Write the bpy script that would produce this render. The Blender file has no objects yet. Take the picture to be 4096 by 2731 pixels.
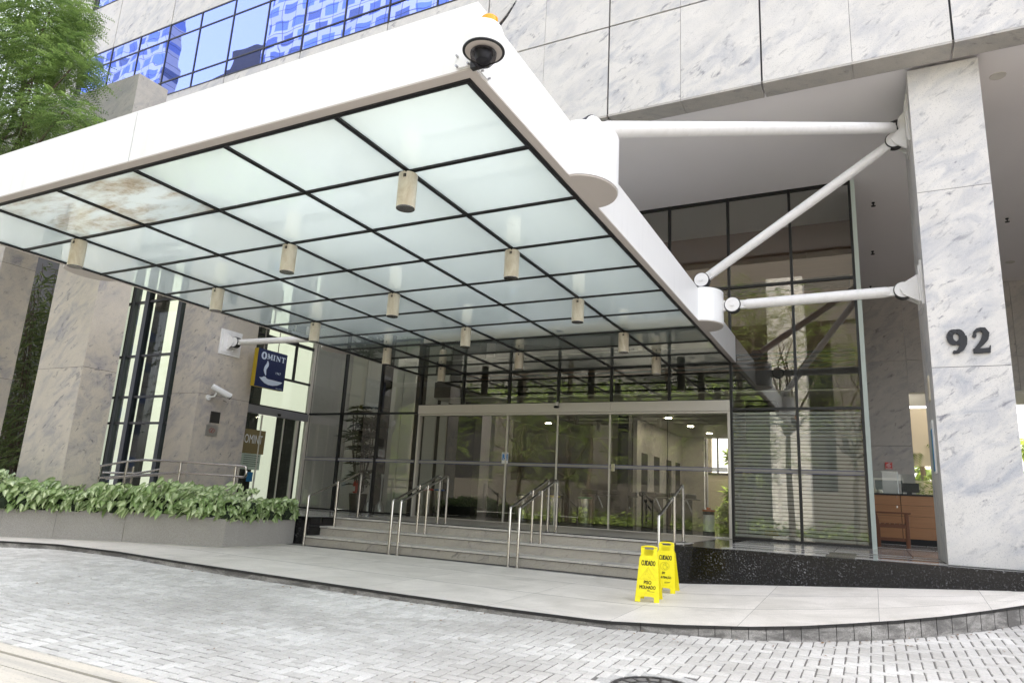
import bpy, bmesh, math, random
import numpy as np
from mathutils import Vector, Matrix
random.seed(7); rng=np.random.default_rng(7)
SC=bpy.context.scene; COL=SC.collection
U=1.5; Z0=1.3425                      # survey units -> metres
def W(x,y,z): return (U*x,U*y,U*z+Z0)

# ------------------------------------------------------------ camera
cam=bpy.data.cameras.new('camera'); co=bpy.data.objects.new('camera',cam); COL.objects.link(co)
yaw,pitch,roll=.4834,.2243,-.0529
fw=Vector((-math.sin(yaw)*math.cos(pitch),math.cos(yaw)*math.cos(pitch),math.sin(pitch)))
rt=Vector((math.cos(yaw),math.sin(yaw),0)); dn=fw.cross(rt)
r2=rt*math.cos(roll)+dn*math.sin(roll); d2=-rt*math.sin(roll)+dn*math.cos(roll)
M=Matrix((r2,-d2,-fw)).transposed().to_4x4(); M.translation=Vector(W(.1339,-.0044,-.0879)); co.matrix_world=M
cam.sensor_width=36; cam.lens=2762.965/4096*36; cam.clip_start=.05; cam.clip_end=2000
SC.camera=co
# ------------------------------------------------------------ light
SUN_EL=math.radians(64); SUN_AZ=math.radians(12)   # sun stands behind the building, a little to the right
wd=bpy.data.worlds.new('World'); SC.world=wd; wd.use_nodes=True
nt=wd.node_tree; bg=nt.nodes['Background']; sky=nt.nodes.new('ShaderNodeTexSky'); sky.sky_type='NISHITA'; sky.sun_disc=False
sky.sun_elevation=SUN_EL; sky.sun_rotation=SUN_AZ; sky.air_density=1.0; sky.dust_density=4.0; sky.ozone_density=1.0
hs_=nt.nodes.new('ShaderNodeHueSaturation'); hs_.inputs['Saturation'].default_value=.38; nt.links.new(sky.outputs[0],hs_.inputs['Color']); tn_=nt.nodes.new('ShaderNodeMix'); tn_.data_type='RGBA'; tn_.blend_type='MULTIPLY'; tn_.inputs[0].default_value=1; tn_.inputs[7].default_value=(1.03,1.0,.965,1); nt.links.new(hs_.outputs[0],tn_.inputs[6]); nt.links.new(tn_.outputs[2],bg.inputs[0]); bg.inputs[1].default_value=.15
sl=bpy.data.lights.new('sun','SUN'); sl.energy=4.0; sl.angle=math.radians(.55); sl.color=(1,.95,.86)
so=bpy.data.objects.new('sun',sl); COL.objects.link(so)
sd=Vector((math.sin(SUN_AZ)*math.cos(SUN_EL),math.cos(SUN_AZ)*math.cos(SUN_EL),math.sin(SUN_EL)))
so.rotation_euler=sd.to_track_quat('Z','Y').to_euler()
SC.view_settings.view_transform='Standard'; SC.view_settings.look='None'; SC.view_settings.gamma=1
SC.view_settings.exposure=2.62
SC.render.engine='CYCLES'
cy=SC.cycles; cy.max_bounces=8; cy.diffuse_bounces=4; cy.glossy_bounces=4; cy.transmission_bounces=6; cy.transparent_max_bounces=16
cy.caustics_reflective=False; cy.caustics_refractive=False

# ------------------------------------------------------------ mesh helper
class MB:
    def __init__(s): s.v=[]; s.f=[]; s.r=[]; s.c=[]
    def add(s,vs,fs,r=None,c=None):
        o=len(s.v); s.v+= [tuple(p) for p in vs]; r=random.random() if r is None else r
        for f in fs: s.f.append(tuple(i+o for i in f)); s.r.append(r)
        return s
    def box(s,x0,x1,y0,y1,z0,z1,r=None):
        return s.add([(x0,y0,z0),(x1,y0,z0),(x1,y1,z0),(x0,y1,z0),(x0,y0,z1),(x1,y0,z1),(x1,y1,z1),(x0,y1,z1)],
            [(3,2,1,0),(4,5,6,7),(0,1,5,4),(1,2,6,5),(2,3,7,6),(3,0,4,7)],r)
    def prism(s,poly,z0,z1,ax='z',r=None):
        n=len(poly)
        def P(a,b,c): return (a,b,c) if ax=='z' else ((a,c,b) if ax=='y' else (c,a,b))
        vs=[P(a,b,z0) for a,b in poly]+[P(a,b,z1) for a,b in poly]
        fs=[tuple(range(n))[::-1],tuple(range(n,2*n))]+[(i,(i+1)%n,(i+1)%n+n,i+n) for i in range(n)]
        return s.add(vs,fs,r)
    def tube(s,path,r,n=12,cap=True):
        path=[Vector(p) for p in path]; R=r if isinstance(r,(list,tuple)) else [r]*len(path)
        t=(path[1]-path[0]).normalized(); up=Vector((0,0,1)) if abs(t.z)<.9 else Vector((1,0,0))
        u=t.cross(up).normalized(); vs=[]; prev=t
        for i,p in enumerate(path):
            if i==0: t=(path[1]-p).normalized()
            elif i==len(path)-1: t=(p-path[i-1]).normalized()
            else: t=((path[i+1]-p).normalized()+(p-path[i-1]).normalized()).normalized()
            u=(u-t*u.dot(t)).normalized(); w=t.cross(u)
            for k in range(n):
                a=2*math.pi*k/n; vs.append(p+(u*math.cos(a)+w*math.sin(a))*R[i])
        fs=[]
        for i in range(len(path)-1):
            for k in range(n): fs.append((i*n+k,i*n+(k+1)%n,(i+1)*n+(k+1)%n,(i+1)*n+k))
        if cap: fs+=[tuple(range(n))[::-1],tuple((len(path)-1)*n+k for k in range(n))]
        return s.add(vs,fs)
    def lathe(s,prof,cx,cy,n=24,ry=1):
        vs=[];fs=[]
        for r,z in prof:
            for k in range(n): a=2*math.pi*k/n; vs.append((cx+r*math.cos(a),cy+r*math.sin(a)*ry,z))
        for i in range(len(prof)-1):
            for k in range(n): fs.append((i*n+k,i*n+(k+1)%n,(i+1)*n+(k+1)%n,(i+1)*n+k))
        if prof[0][0]>1e-6: fs.append(tuple(range(n))[::-1])
        if prof[-1][0]>1e-6: fs.append(tuple((len(prof)-1)*n+k for k in range(n)))
        return s.add(vs,fs)
    def build(s,name,mat,parent=None,local=False,smooth=False,bevel=0,kind=None,label=None,cat=None,group=None,arr=None):
        if arr is None:
            V=np.array(s.v,float); F=s.f
        else: V,F=arr
        if not local: V=V*U+np.array([0,0,Z0])
        if parent is not None:
            if not local: V=V-np.array(parent['_w'] if '_w' in parent else parent.location)
            loc=(0,0,0)
            if '_w' in parent and not local: pass
        elif local: loc=(0,0,0)
        else:
            loc=((V[:,0].min()+V[:,0].max())/2,(V[:,1].min()+V[:,1].max())/2,V[:,2].min()); V=V-np.array(loc)
        me=bpy.data.meshes.new(name); me.from_pydata(V.tolist(),[],F if isinstance(F,list) else F.tolist()); me.update()
        if s.r and len(s.r)==len(me.polygons):
            a=me.attributes.new('rnd','FLOAT','FACE'); a.data.foreach_set('value',s.r)
        if smooth:
            me.polygons.foreach_set('use_smooth',[True]*len(me.polygons))
            try: me.set_sharp_from_angle(angle=math.radians(38))
            except Exception: pass
        if mat: me.materials.append(mat)
        o=bpy.data.objects.new(name,me); COL.objects.link(o); o.location=loc
        if parent is not None: o.parent=parent
        if bevel:
            b=o.modifiers.new('bevel','BEVEL'); b.width=bevel; b.segments=2; b.limit_method='ANGLE'
        if kind: o['kind']=kind
        if label: o['label']=label
        if cat: o['category']=cat
        if group: o['group']=group
        return o
WL={}
def thing(name,label,cat,loc=(0,0,0),group=None,local=False,rz=0):
    o=bpy.data.objects.new(name,None); COL.objects.link(o); o.empty_display_size=.2
    o.location=loc if local else W(*loc); o.rotation_euler=(0,0,rz)
    o['label']=label; o['category']=cat
    if group: o['group']=group
    return o
def sub(mb,name,mat,part,**k):       # sub-part: part is a mesh object whose own origin equals its thing's origin
    th=part.parent; o=mb.build(name,mat,th,**k); o.parent=part; return o
def copy_tree(o,parent=None):
    c=o.copy(); COL.objects.link(c); c.parent=parent
    for ch in o.children: copy_tree(ch,c)
    return c

# ------------------------------------------------------------ materials
def mat(name,col=(.5,.5,.5),rough=.5,metal=0,spec=.5,**k):
    m=bpy.data.materials.new(name); m.use_nodes=True; p=m.node_tree.nodes['Principled BSDF']
    p.inputs['Base Color'].default_value=(*col,1); p.inputs['Roughness'].default_value=rough; p.inputs['Metallic'].default_value=metal
    p.inputs['Specular IOR Level'].default_value=spec
    for a,b in k.items(): p.inputs[a.replace('_',' ')].default_value=b
    return m
def N(m,t,**k):
    n=m.node_tree.nodes.new('ShaderNode'+t)
    for a,b in k.items(): setattr(n,a,b)
    return n
def L(m,a,b): m.node_tree.links.new(a,b)
def pos(m,scale=(1,1,1),rot=(0,0,0),rnd=0):
    g=N(m,'NewGeometry'); mp=N(m,'Mapping'); mp.inputs['Scale'].default_value=scale; mp.inputs['Rotation'].default_value=rot
    if rnd:
        at=N(m,'Attribute',attribute_name='rnd'); ml=N(m,'Math',operation='MULTIPLY'); ml.inputs[1].default_value=rnd; L(m,at.outputs['Fac'],ml.inputs[0])
        ad=N(m,'VectorMath',operation='ADD'); L(m,g.outputs['Position'],ad.inputs[0]); L(m,ml.outputs[0],ad.inputs[1]); L(m,ad.outputs[0],mp.inputs[0])
    else: L(m,g.outputs['Position'],mp.inputs[0])
    return mp.outputs[0]
def noise(m,vec,scale,detail=4,rough=.55,dist=0):
    n=N(m,'TexNoise'); n.inputs['Scale'].default_value=scale; n.inputs['Detail'].default_value=detail; n.inputs['Roughness'].default_value=rough
    n.inputs['Distortion'].default_value=dist; L(m,vec,n.inputs['Vector']); return n.outputs['Fac']
def ramp(m,fac,stops):
    r=N(m,'ValToRGB'); e=r.color_ramp.elements
    while len(e)<len(stops): e.new(.5)
    for i,(p,c) in enumerate(stops):
        e[i].position=p; e[i].color=(c,c,c,1) if isinstance(c,(int,float)) else (*c,1)
    L(m,fac,r.inputs[0]); return r.outputs[0]
def mix(m,f,a,b,mode='MIX'):
    n=N(m,'Mix',data_type='RGBA',blend_type=mode)
    for s,x in ((n.inputs[0],f),(n.inputs[6],a),(n.inputs[7],b)):
        if isinstance(x,(int,float)): s.default_value=x
        elif isinstance(x,tuple): s.default_value=(*x,1)
        else: L(m,x,s)
    return n.outputs[2]
def bump(m,h,st,dist=.01):
    b=N(m,'Bump'); b.inputs['Strength'].default_value=st; b.inputs['Distance'].default_value=dist; L(m,h,b.inputs['Height'])
    L(m,b.outputs[0],m.node_tree.nodes['Principled BSDF'].inputs['Normal'])
def bc(m,c): L(m,c,m.node_tree.nodes['Principled BSDF'].inputs['Base Color'])
def marble(name,base,vein,dark,rough,amt=1,speck=1):
    m=mat(name,base,rough,spec=.4)
    v=pos(m,(1,1,1),rnd=41)
    ro=N(m,'Mapping'); ro.inputs['Rotation'].default_value=(math.radians(38),math.radians(-47),0); L(m,v,ro.inputs[0])
    rot=N(m,'Mapping'); rot.inputs['Scale'].default_value=(3.6,3.6,.38); L(m,ro.outputs[0],rot.inputs[0])
    n1=noise(m,rot.outputs[0],1.1,6,.62,.6); n2=noise(m,v,.7,3)
    streak=ramp(m,n1,[(.44,0),(.70,1)]); patch=ramp(m,n2,[(.36,.2),(.60,1)])
    mm=N(m,'Math',operation='MULTIPLY'); L(m,streak,mm.inputs[0]); L(m,patch,mm.inputs[1])
    c=mix(m,ramp(m,noise(m,v,1.6,4),[(.35,0),(.7,1)]),base,tuple(x*.9 for x in base))
    c=mix(m,mm.outputs[0],c,vein)
    rot2=N(m,'Mapping'); rot2.inputs['Scale'].default_value=(11,11,.75); L(m,ro.outputs[0],rot2.inputs[0])
    n3=noise(m,rot2.outputs[0],.9,6,.62,.5); d=ramp(m,n3,[(.58,0),(.70,.9)])
    m3=N(m,'Math',operation='MULTIPLY'); L(m,d,m3.inputs[0]); L(m,patch,m3.inputs[1]); c=mix(m,m3.outputs[0],c,dark)
    s=ramp(m,noise(m,v,80,2,.6),[(.60,0),(.70,.5*speck)]); c=mix(m,s,c,dark)
    s2=ramp(m,noise(m,v,120,2,.6),[(.35,.12*speck),(.5,0)]); c=mix(m,s2,c,(.9,.88,.84))
    bc(m,c); return m
stone=marble('white_veined_granite',(.64,.615,.585),(.36,.37,.41),(.14,.14,.17),.42)
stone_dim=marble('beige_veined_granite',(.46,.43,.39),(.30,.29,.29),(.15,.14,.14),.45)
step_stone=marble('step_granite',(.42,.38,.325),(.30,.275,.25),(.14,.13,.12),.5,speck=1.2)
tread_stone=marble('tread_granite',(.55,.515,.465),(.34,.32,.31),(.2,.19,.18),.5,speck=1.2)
fin_stone_shaded=marble('shaded_veined_granite',(.53,.475,.40),(.27,.26,.28),(.12,.12,.14),.45)  # darker warm copy of the white granite; left pillars' shade is in the colour
def granite(name,a,b,rough,sc=90,bumpy=.1):
    m=mat(name,a,rough); v=pos(m,rnd=9); n=noise(m,v,sc,3,.7); c=mix(m,ramp(m,n,[(.4,0),(.62,1)]),a,b)
    n2=noise(m,v,1.3,5); c=mix(m,ramp(m,n2,[(.35,.22),(.65,0)]),c,tuple(x*.55 for x in a)); bc(m,c); bump(m,n,bumpy,.004); return m
planter_m=granite('planter_granite',(.42,.395,.365),(.27,.255,.24),.75)
black_gr=mat('black_polished_granite',(.01,.01,.01),.14,spec=.35)
_v=pos(black_gr,rnd=5); _s=ramp(black_gr,noise(black_gr,_v,38,3,.75),[(.57,0),(.66,1)]); _t=ramp(black_gr,noise(black_gr,_v,2.4,3),[(.45,.25),(.6,1)])
_q=N(black_gr,'Math',operation='MULTIPLY'); L(black_gr,_s,_q.inputs[0]); L(black_gr,_t,_q.inputs[1])
bc(black_gr,mix(black_gr,_q.outputs[0],(.006,.006,.007),(.20,.20,.21)))
floor_black=mat('black_floor_stone',(.007,.007,.008),.06)
floor_white=mat('white_floor_stone',(.62,.60,.57),.10); bc(floor_white,mix(floor_white,noise(floor_white,pos(floor_white,(1,6,1),rnd=3),2,5),(.66,.64,.61),(.5,.48,.46)))
floor_grey=granite('landing_granite',(.46,.42,.375),(.30,.28,.26),.38,120,.02)
side_m=mat('sidewalk_slab',(.56,.545,.52),.55)
v=pos(side_m,rnd=13); n=noise(side_m,v,1.1,7,.65,.8); n2=noise(side_m,v,130,2,.7)
c=mix(side_m,ramp(side_m,n,[(.36,0),(.66,1)]),(.84,.79,.73),(.63,.59,.53)); c=mix(side_m,ramp(side_m,n2,[(.45,0),(.68,.45)]),c,(.32,.31,.31)); 
st=ramp(side_m,noise(side_m,pos(side_m,(1,4,1),rnd=2),.8,5,.7,1),[(.60,0),(.75,.35)]); c=mix(side_m,st,c,(.28,.27,.26)); bc(side_m,c)
kerb_m=mat('kerb_granite',(.28,.26,.24),.8)
v=pos(kerb_m,rnd=8); c=mix(kerb_m,ramp(kerb_m,noise(kerb_m,v,75,3,.7),[(.4,0),(.65,1)]),(.40,.38,.35),(.25,.235,.22))
st=ramp(kerb_m,noise(kerb_m,pos(kerb_m,(1.5,1.5,5)),1.6,5,.7,.5),[(.42,.75),(.60,0)]); c=mix(kerb_m,st,c,(.07,.065,.06)); bc(kerb_m,c)
kerb_dirt=mat('kerb_top_grime',(.03,.028,.026),.9)
pav=mat('concrete_paver',(.5,.5,.49),.8)
at=N(pav,'Attribute',attribute_name='rnd'); v=pos(pav)
c=mix(pav,at.outputs['Fac'],(.74,.72,.69),(.54,.52,.49))
big=ramp(pav,noise(pav,pos(pav,(.5,1.1,1)),.55,5,.6,.6),[(.38,0),(.66,.7)]); c=mix(pav,big,c,(.37,.35,.325))
c=mix(pav,ramp(pav,noise(pav,v,70,3,.7),[(.48,0),(.70,.35)]),c,(.22,.21,.2)); c=mix(pav,ramp(pav,noise(pav,v,7,5,.7),[(.58,0),(.72,.4)]),c,(.25,.24,.23)); bc(pav,c); bump(pav,noise(pav,v,90,3),.35,.003)
joint_m=granite('paver_joint_sand',(.022,.02,.017),(.012,.011,.01),.95,60)
gut=mat('gutter_concrete',(.5,.46,.4),.85); v=pos(gut); st=ramp(gut,noise(gut,pos(gut,(.25,5,1)),1.2,4,.6),[(.42,0),(.62,.6)])
c=mix(gut,st,(.60,.55,.47),(.36,.34,.31)); c=mix(gut,ramp(gut,noise(gut,v,60,3,.7),[(.55,0),(.7,.5)]),c,(.16,.15,.14)); bc(gut,c); bump(gut,noise(gut,v,80,3),.4,.003)
earth=granite('ground_asphalt',(.20,.19,.175),(.14,.135,.13),.9,40)
white=mat('white_aluminium_cladding',(.80,.80,.80),.35); 
_v=pos(white,(6,6,.5)); bc(white,mix(white,ramp(white,noise(white,_v,2,4),[(.55,0),(.8,.25)]),(.81,.81,.81),(.62,.61,.60)))
flange=mat('beige_flange',(.50,.455,.42),.5)
ceil_m=mat('soffit_paint',(.78,.74,.73),.8); _v=pos(ceil_m); bc(ceil_m,mix(ceil_m,noise(ceil_m,_v,.5,3),(.88,.84,.83),(.81,.77,.76)))
ceil_w=mat('white_ceiling',(.78,.76,.70),.8)
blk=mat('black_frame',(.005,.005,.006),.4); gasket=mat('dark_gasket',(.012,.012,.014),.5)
slate=mat('blue_grey_mullion',(.045,.055,.07),.4)
alu=mat('champagne_aluminium',(.62,.58,.52),.38,.25); steel=mat('brushed_steel',(.50,.475,.44),.16,1)
steel_d=mat('satin_steel',(.42,.42,.43),.35,1); cream=mat('cream_enamel',(.66,.59,.46),.4)
_v=pos(cream,(1,1,.4),rnd=11); bc(cream,mix(cream,ramp(cream,noise(cream,_v,7,5,.7,1),[(.4,0),(.75,1)]),(.70,.64,.52),(.50,.41,.28)))
refl=mat('lamp_reflector',(.25,.24,.24),.25,1); darkm=mat('dark_slot',(.01,.01,.01),.8)
rod_m=mat('white_painted_steel',(.72,.70,.68),.4); _v=pos(rod_m,(3,3,3)); bc(rod_m,mix(rod_m,ramp(rod_m,noise(rod_m,_v,3,6,.7),[(.5,0),(.8,.45)]),(.75,.735,.72),(.50,.475,.45)))
yel=mat('yellow_plastic',(.86,.75,.005),.42); _v=pos(yel); bc(yel,mix(yel,ramp(yel,noise(yel,_v,14,6,.75,.5),[(.52,0),(.75,.5)]),(.84,.72,.006),(.52,.42,.03))); yel_d=mat('engraved_yellow',(.42,.31,.003),.5); ink=mat('black_ink',(.004,.004,.004),.6)
num_m=mat('dark_bronze',(.006,.0065,.010),.5)
wood=mat('teak_wood',(.22,.09,.035),.5); _v=pos(wood,(1,1,9)); bc(wood,mix(wood,noise(wood,_v,8,5,.6,.5),(.15,.05,.016),(.075,.024,.008)))
desk_w=mat('desk_veneer',(.30,.14,.055),.4); _v=pos(desk_w,(.6,1,14)); bc(desk_w,mix(desk_w,noise(desk_w,_v,3,6,.6,.3),(.36,.17,.068),(.22,.10,.038)))
brown=mat('brown_wood_panel',(.10,.05,.033),.5); _v=pos(brown,(.4,1,12)); bc(brown,mix(brown,noise(brown,_v,2.5,5),(.22,.12,.08),(.13,.07,.05)))
dark_w=mat('dark_grey_wall',(.02,.019,.018),.6); taupe=mat('taupe_wall',(.10,.09,.078),.6)
navy=mat('navy_sign_face',(.012,.02,.075),.35); mustard=mat('mustard_sign_side',(.38,.27,.01),.5); sign_w=mat('sign_white_vinyl',(.62,.70,.80),.5)
red=mat('red_paint',(.55,.03,.02),.35); orange_p=mat('orange_plastic',(.55,.14,.03),.4); amber=mat('amber_lens',(.85,.33,.01),.15)
paper=mat('white_paper',(.75,.75,.73),.6); blue_s=mat('sticker_blue',(.03,.20,.50),.5)
def glass(name,tint,base,gl=(1,1,1),rough=0,k=1.0):
    m=bpy.data.materials.new(name); m.use_nodes=True; t=m.node_tree; t.nodes.remove(t.nodes['Principled BSDF'])
    out=t.nodes['Material Output']; tr=N(m,'BsdfTransparent'); tr.inputs[0].default_value=(*tint,1); g=N(m,'BsdfGlossy'); g.inputs[0].default_value=(*gl,1); g.inputs['Roughness'].default_value=rough
    f=N(m,'Fresnel'); f.inputs[0].default_value=1.5; a=N(m,'Math',operation='MULTIPLY_ADD',use_clamp=True); a.inputs[1].default_value=k; a.inputs[2].default_value=base
    L(m,f.outputs[0],a.inputs[0]); gm=N(m,'NewGeometry'); fb=N(m,'Math',operation='SUBTRACT'); fb.inputs[0].default_value=1; L(m,gm.outputs['Backfacing'],fb.inputs[1]); fm=N(m,'Math',operation='MULTIPLY'); L(m,a.outputs[0],fm.inputs[0]); L(m,fb.outputs[0],fm.inputs[1]); x=N(m,'MixShader'); L(m,fm.outputs[0],x.inputs[0]); L(m,tr.outputs[0],x.inputs[1]); L(m,g.outputs[0],x.inputs[2]); L(m,x.outputs[0],out.inputs[0])
    # faint waviness of real float glass
    
    return m
clear=glass('tinted_window_glass',(.84,.85,.83),.05,(.97,.95,.88),k=1.9)
shopglass=glass('shop_glass',(.86,.90,.86),.0,k=.5); thin_glass=glass('clear_screen_glass',(.9,.93,.92),.05)
def mirror(name,col,dk,f=.7):
    m=bpy.data.materials.new(name); m.use_nodes=True; t=m.node_tree; p=t.nodes['Principled BSDF']; p.inputs['Base Color'].default_value=(*dk,1); p.inputs['Roughness'].default_value=.3
    g=N(m,'BsdfGlossy'); g.inputs[0].default_value=(*col,1); g.inputs['Roughness'].default_value=0.0; x=N(m,'MixShader'); x.inputs[0].default_value=f
    L(m,p.outputs[0],x.inputs[1]); L(m,g.outputs[0],x.inputs[2]); L(m,x.outputs[0],t.nodes['Material Output'].inputs[0])
    b=N(m,'Bump'); b.inputs['Strength'].default_value=.12; b.inputs['Distance'].default_value=.05; nz=noise(m,pos(m,rnd=17),.45,2); L(m,nz,b.inputs['Height']); L(m,b.outputs[0],g.inputs['Normal']); return m
blueglass=mirror('blue_reflective_glass',(.29,.37,.84),(.02,.03,.10),.85)
def milk(name,stain=False):
    m=bpy.data.materials.new(name); m.use_nodes=True; t=m.node_tree; t.nodes.remove(t.nodes['Principled BSDF'])
    tl=N(m,'BsdfTranslucent'); df=N(m,'BsdfDiffuse'); c1=(.79,.84,.812); c2=(.62,.66,.64)
    tl.inputs[0].default_value=(*c1,1); df.inputs[0].default_value=(*c2,1)
    if stain:
        g=pos(m,(1,1,1)); n=noise(m,pos(m,(.9,2.4,1),(0,0,.35)),1.0,9,.72,.3); r=ramp(m,n,[(.44,0),(.60,.7),(.74,1)])
        n2=noise(m,g,9,5,.7); rr=N(m,'Math',operation='MULTIPLY'); L(m,r,rr.inputs[0]); L(m,ramp(m,n2,[(.3,.4),(.6,1)]),rr.inputs[1])
        L(m,mix(m,rr.outputs[0],c1,(.36,.23,.09)),tl.inputs[0]); L(m,mix(m,rr.outputs[0],c2,(.40,.31,.18)),df.inputs[0])
    x=N(m,'MixShader'); x.inputs[0].default_value=.12; L(m,tl.outputs[0],x.inputs[1]); L(m,df.outputs[0],x.inputs[2])
    gl=N(m,'BsdfGlossy'); gl.inputs['Roughness'].default_value=0; gl.inputs[0].default_value=(.95,1,1,1); f=N(m,'Fresnel'); f.inputs[0].default_value=1.52
    a=N(m,'Math',operation='MULTIPLY_ADD',use_clamp=True); a.inputs[1].default_value=2.2; a.inputs[2].default_value=.02; L(m,f.outputs[0],a.inputs[0]); gm=N(m,'NewGeometry'); fb=N(m,'Math',operation='SUBTRACT'); fb.inputs[0].default_value=1; L(m,gm.outputs['Backfacing'],fb.inputs[1]); fm=N(m,'Math',operation='MULTIPLY'); L(m,a.outputs[0],fm.inputs[0]); L(m,fb.outputs[0],fm.inputs[1])
    y=N(m,'MixShader'); L(m,fm.outputs[0],y.inputs[0]); L(m,x.outputs[0],y.inputs[1]); L(m,gl.outputs[0],y.inputs[2]); L(m,y.outputs[0],t.nodes['Material Output'].inputs[0])
    return m
milkglass=milk('frosted_canopy_glass'); milkstain=milk('rust_stained_canopy_glass',True)
def film(name,col,tr):
    m=bpy.data.materials.new(name); m.use_nodes=True; t=m.node_tree; t.nodes.remove(t.nodes['Principled BSDF']); d=N(m,'BsdfDiffuse'); d.inputs[0].default_value=(*col,1); q=N(m,'BsdfTransparent')
    x=N(m,'MixShader'); x.inputs[0].default_value=tr; L(m,d.outputs[0],x.inputs[1]); L(m,q.outputs[0],x.inputs[2]); L(m,x.outputs[0],t.nodes['Material Output'].inputs[0]); return m
frost=film('frosted_film',(.62,.64,.63),.2); band_m=film('safety_band_film',(.42,.40,.36),.35); line_m=mat('blue_line_film',(.02,.03,.14),.5)
def emis(name,col,st,bcx=(.8,.8,.7)):
    m=mat(name,bcx,.7); p=m.node_tree.nodes['Principled BSDF']; p.inputs['Emission Color'].default_value=(*col,1); p.inputs['Emission Strength'].default_value=st; return m
lit=emis('lit_shop_wall',(1,.985,.86),.11); lit2=emis('lit_shop_ceiling',(1,.985,.88),.15)
def leaf(name,a,b,tr=.35,rough=.45,attr=False):
    m=bpy.data.materials.new(name); m.use_nodes=True; t=m.node_tree; p=t.nodes['Principled BSDF']; p.inputs['Roughness'].default_value=rough
    n=noise(m,pos(m),1.7,3); at=N(m,'Attribute',attribute_name='rnd'); f=N(m,'Math',operation='ADD',use_clamp=True); f.inputs[1].default_value=-.25
    L(m,n,f.inputs[0]); g=N(m,'Math',operation='MULTIPLY_ADD',use_clamp=True); g.inputs[1].default_value=.8; L(m,at.outputs['Fac'],g.inputs[0]); L(m,f.outputs[0],g.inputs[2])
    c=mix(m,g.outputs[0],a,b)
    if attr:
        v=N(m,'Attribute',attribute_name='vein'); c=mix(m,v.outputs['Fac'],tuple(x*.6 for x in a),c)
    L(m,c,p.inputs['Base Color']); tl=N(m,'BsdfTranslucent'); L(m,c,tl.inputs[0]); x=N(m,'MixShader'); x.inputs[0].default_value=tr
    L(m,p.outputs[0],x.inputs[1]); L(m,tl.outputs[0],x.inputs[2]); L(m,x.outputs[0],t.nodes['Material Output'].inputs[0]); return m
leaf_tree=leaf('tree_leaf',(.03,.08,.02),(.26,.38,.11),.45); leaf_opp=leaf('sunny_tree_leaf',(.02,.045,.01),(.22,.29,.06),.3)
leaf_hedge=leaf('variegated_leaf',(.24,.40,.10),(.86,.93,.60),.3,.36,True); leaf_bam=leaf('bamboo_leaf',(.04,.07,.02),(.12,.15,.05)); leaf_palm=leaf('palm_leaf',(.08,.14,.02),(.22,.28,.05),.45)
leaf_dark=leaf('rhapis_leaf',(.012,.025,.012),(.03,.055,.02),.2)
bark=mat('bark',(.10,.08,.06),.9); _v=pos(bark,(2,2,.5)); bc(bark,mix(bark,noise(bark,_v,6,5),(.14,.11,.085),(.05,.04,.03)))
soil=mat('dark_soil',(.02,.016,.012),.95)

# ------------------------------------------------------------ text helper
_tc={}
def text2d(s):
    if s in _tc: return _tc[s]
    cu=bpy.data.curves.new('lettering','FONT'); cu.body=s; cu.resolution_u=3; o=bpy.data.objects.new('lettering',cu); COL.objects.link(o)
    dg=bpy.context.evaluated_depsgraph_get(); me=bpy.data.meshes.new_from_object(o.evaluated_get(dg))
    V=np.array([v.co[:2] for v in me.vertices]); F=[tuple(p.vertices) for p in me.polygons]
    bpy.data.objects.remove(o); bpy.data.curves.remove(cu); bpy.data.meshes.remove(me)
    V=(V-V.min(0))/np.maximum(V.max(0)-V.min(0),1e-6); _tc[s]=(V,F); return _tc[s]
def put_text(mb,s,fn,u0,u1,v0,v1,bold=0):
    V,F=text2d(s)
    for q in ((1,0),(-1,0),(0,1),(0,-1)):
        if bold: mb.add([fn(u0+a*(u1-u0)+q[0]*bold,v0+b*(v1-v0)+q[1]*bold) for a,b in V],F)
    mb.add([fn(u0+a*(u1-u0),v0+b*(v1-v0)) for a,b in V],F)
def ribbon(mb,fn,pts,ws):
    n=len(pts); P=[Vector(p) for p in pts]; L_=[];R_=[]
    for i,p in enumerate(P):
        t=(P[min(i+1,n-1)]-P[max(i-1,0)]).normalized(); q=Vector((-t.y,t.x)); w=ws[i] if isinstance(ws,(list,tuple)) else ws
        L_.append(p+q*w/2); R_.append(p-q*w/2)
    vs=[fn(a.x,a.y) for a in L_]+[fn(a.x,a.y) for a in R_]; mb.add(vs,[(i,i+1,n+i+1,n+i) for i in range(n-1)])
def poly(mb,fn,pts): mb.add([fn(*p) for p in pts],[tuple(range(len(pts)))])
def arc(cx,cy,rx,ry,a0,a1,n=16): return [(cx+rx*math.cos(math.radians(a0+(a1-a0)*i/n)),cy+ry*math.sin(math.radians(a0+(a1-a0)*i/n))) for i in range(n+1)]

# ============================================================ GROUND
KX=[-16,-12,-10,-8.87,-8.02,-7.0,-5.94,-4.8,-3.2,-2.3,-1.53,-1.05,-.62,-.33,-.07,.22,.5,.8,1.11,1.30]
KY=[1.6,3.0,3.95,4.45,4.85,4.888,4.778,4.70,4.665,4.672,4.709,4.80,4.933,5.09,5.288,5.56,5.88,6.30,6.786,7.11]
KZ=[-.835]*8+[-.846,-.851,-.852,-.83,-.806,-.786,-.765,-.744,-.723,-.70,-.677,-.664]
def ky(x): return float(np.interp(x,KX,KY))
def zst(y): return -.895+.04*(max(y,1.0)-4.73)
def zback(x): return -.807+(.012*min(max(-7.2-x,0),3)) if x<-1.63 else -.807+.077*(x+1.63)
def zside(x,y):
    a=float(np.interp(x,KX,KZ)); k=ky(x); t=min(max((y-k)/max(7.15-k,.05),0),1); return a*(1-t)+zback(x)*t
mb=MB(); g=[(-60,-60),(60,-60),(60,1.0),(-60,1.0)]
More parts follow.
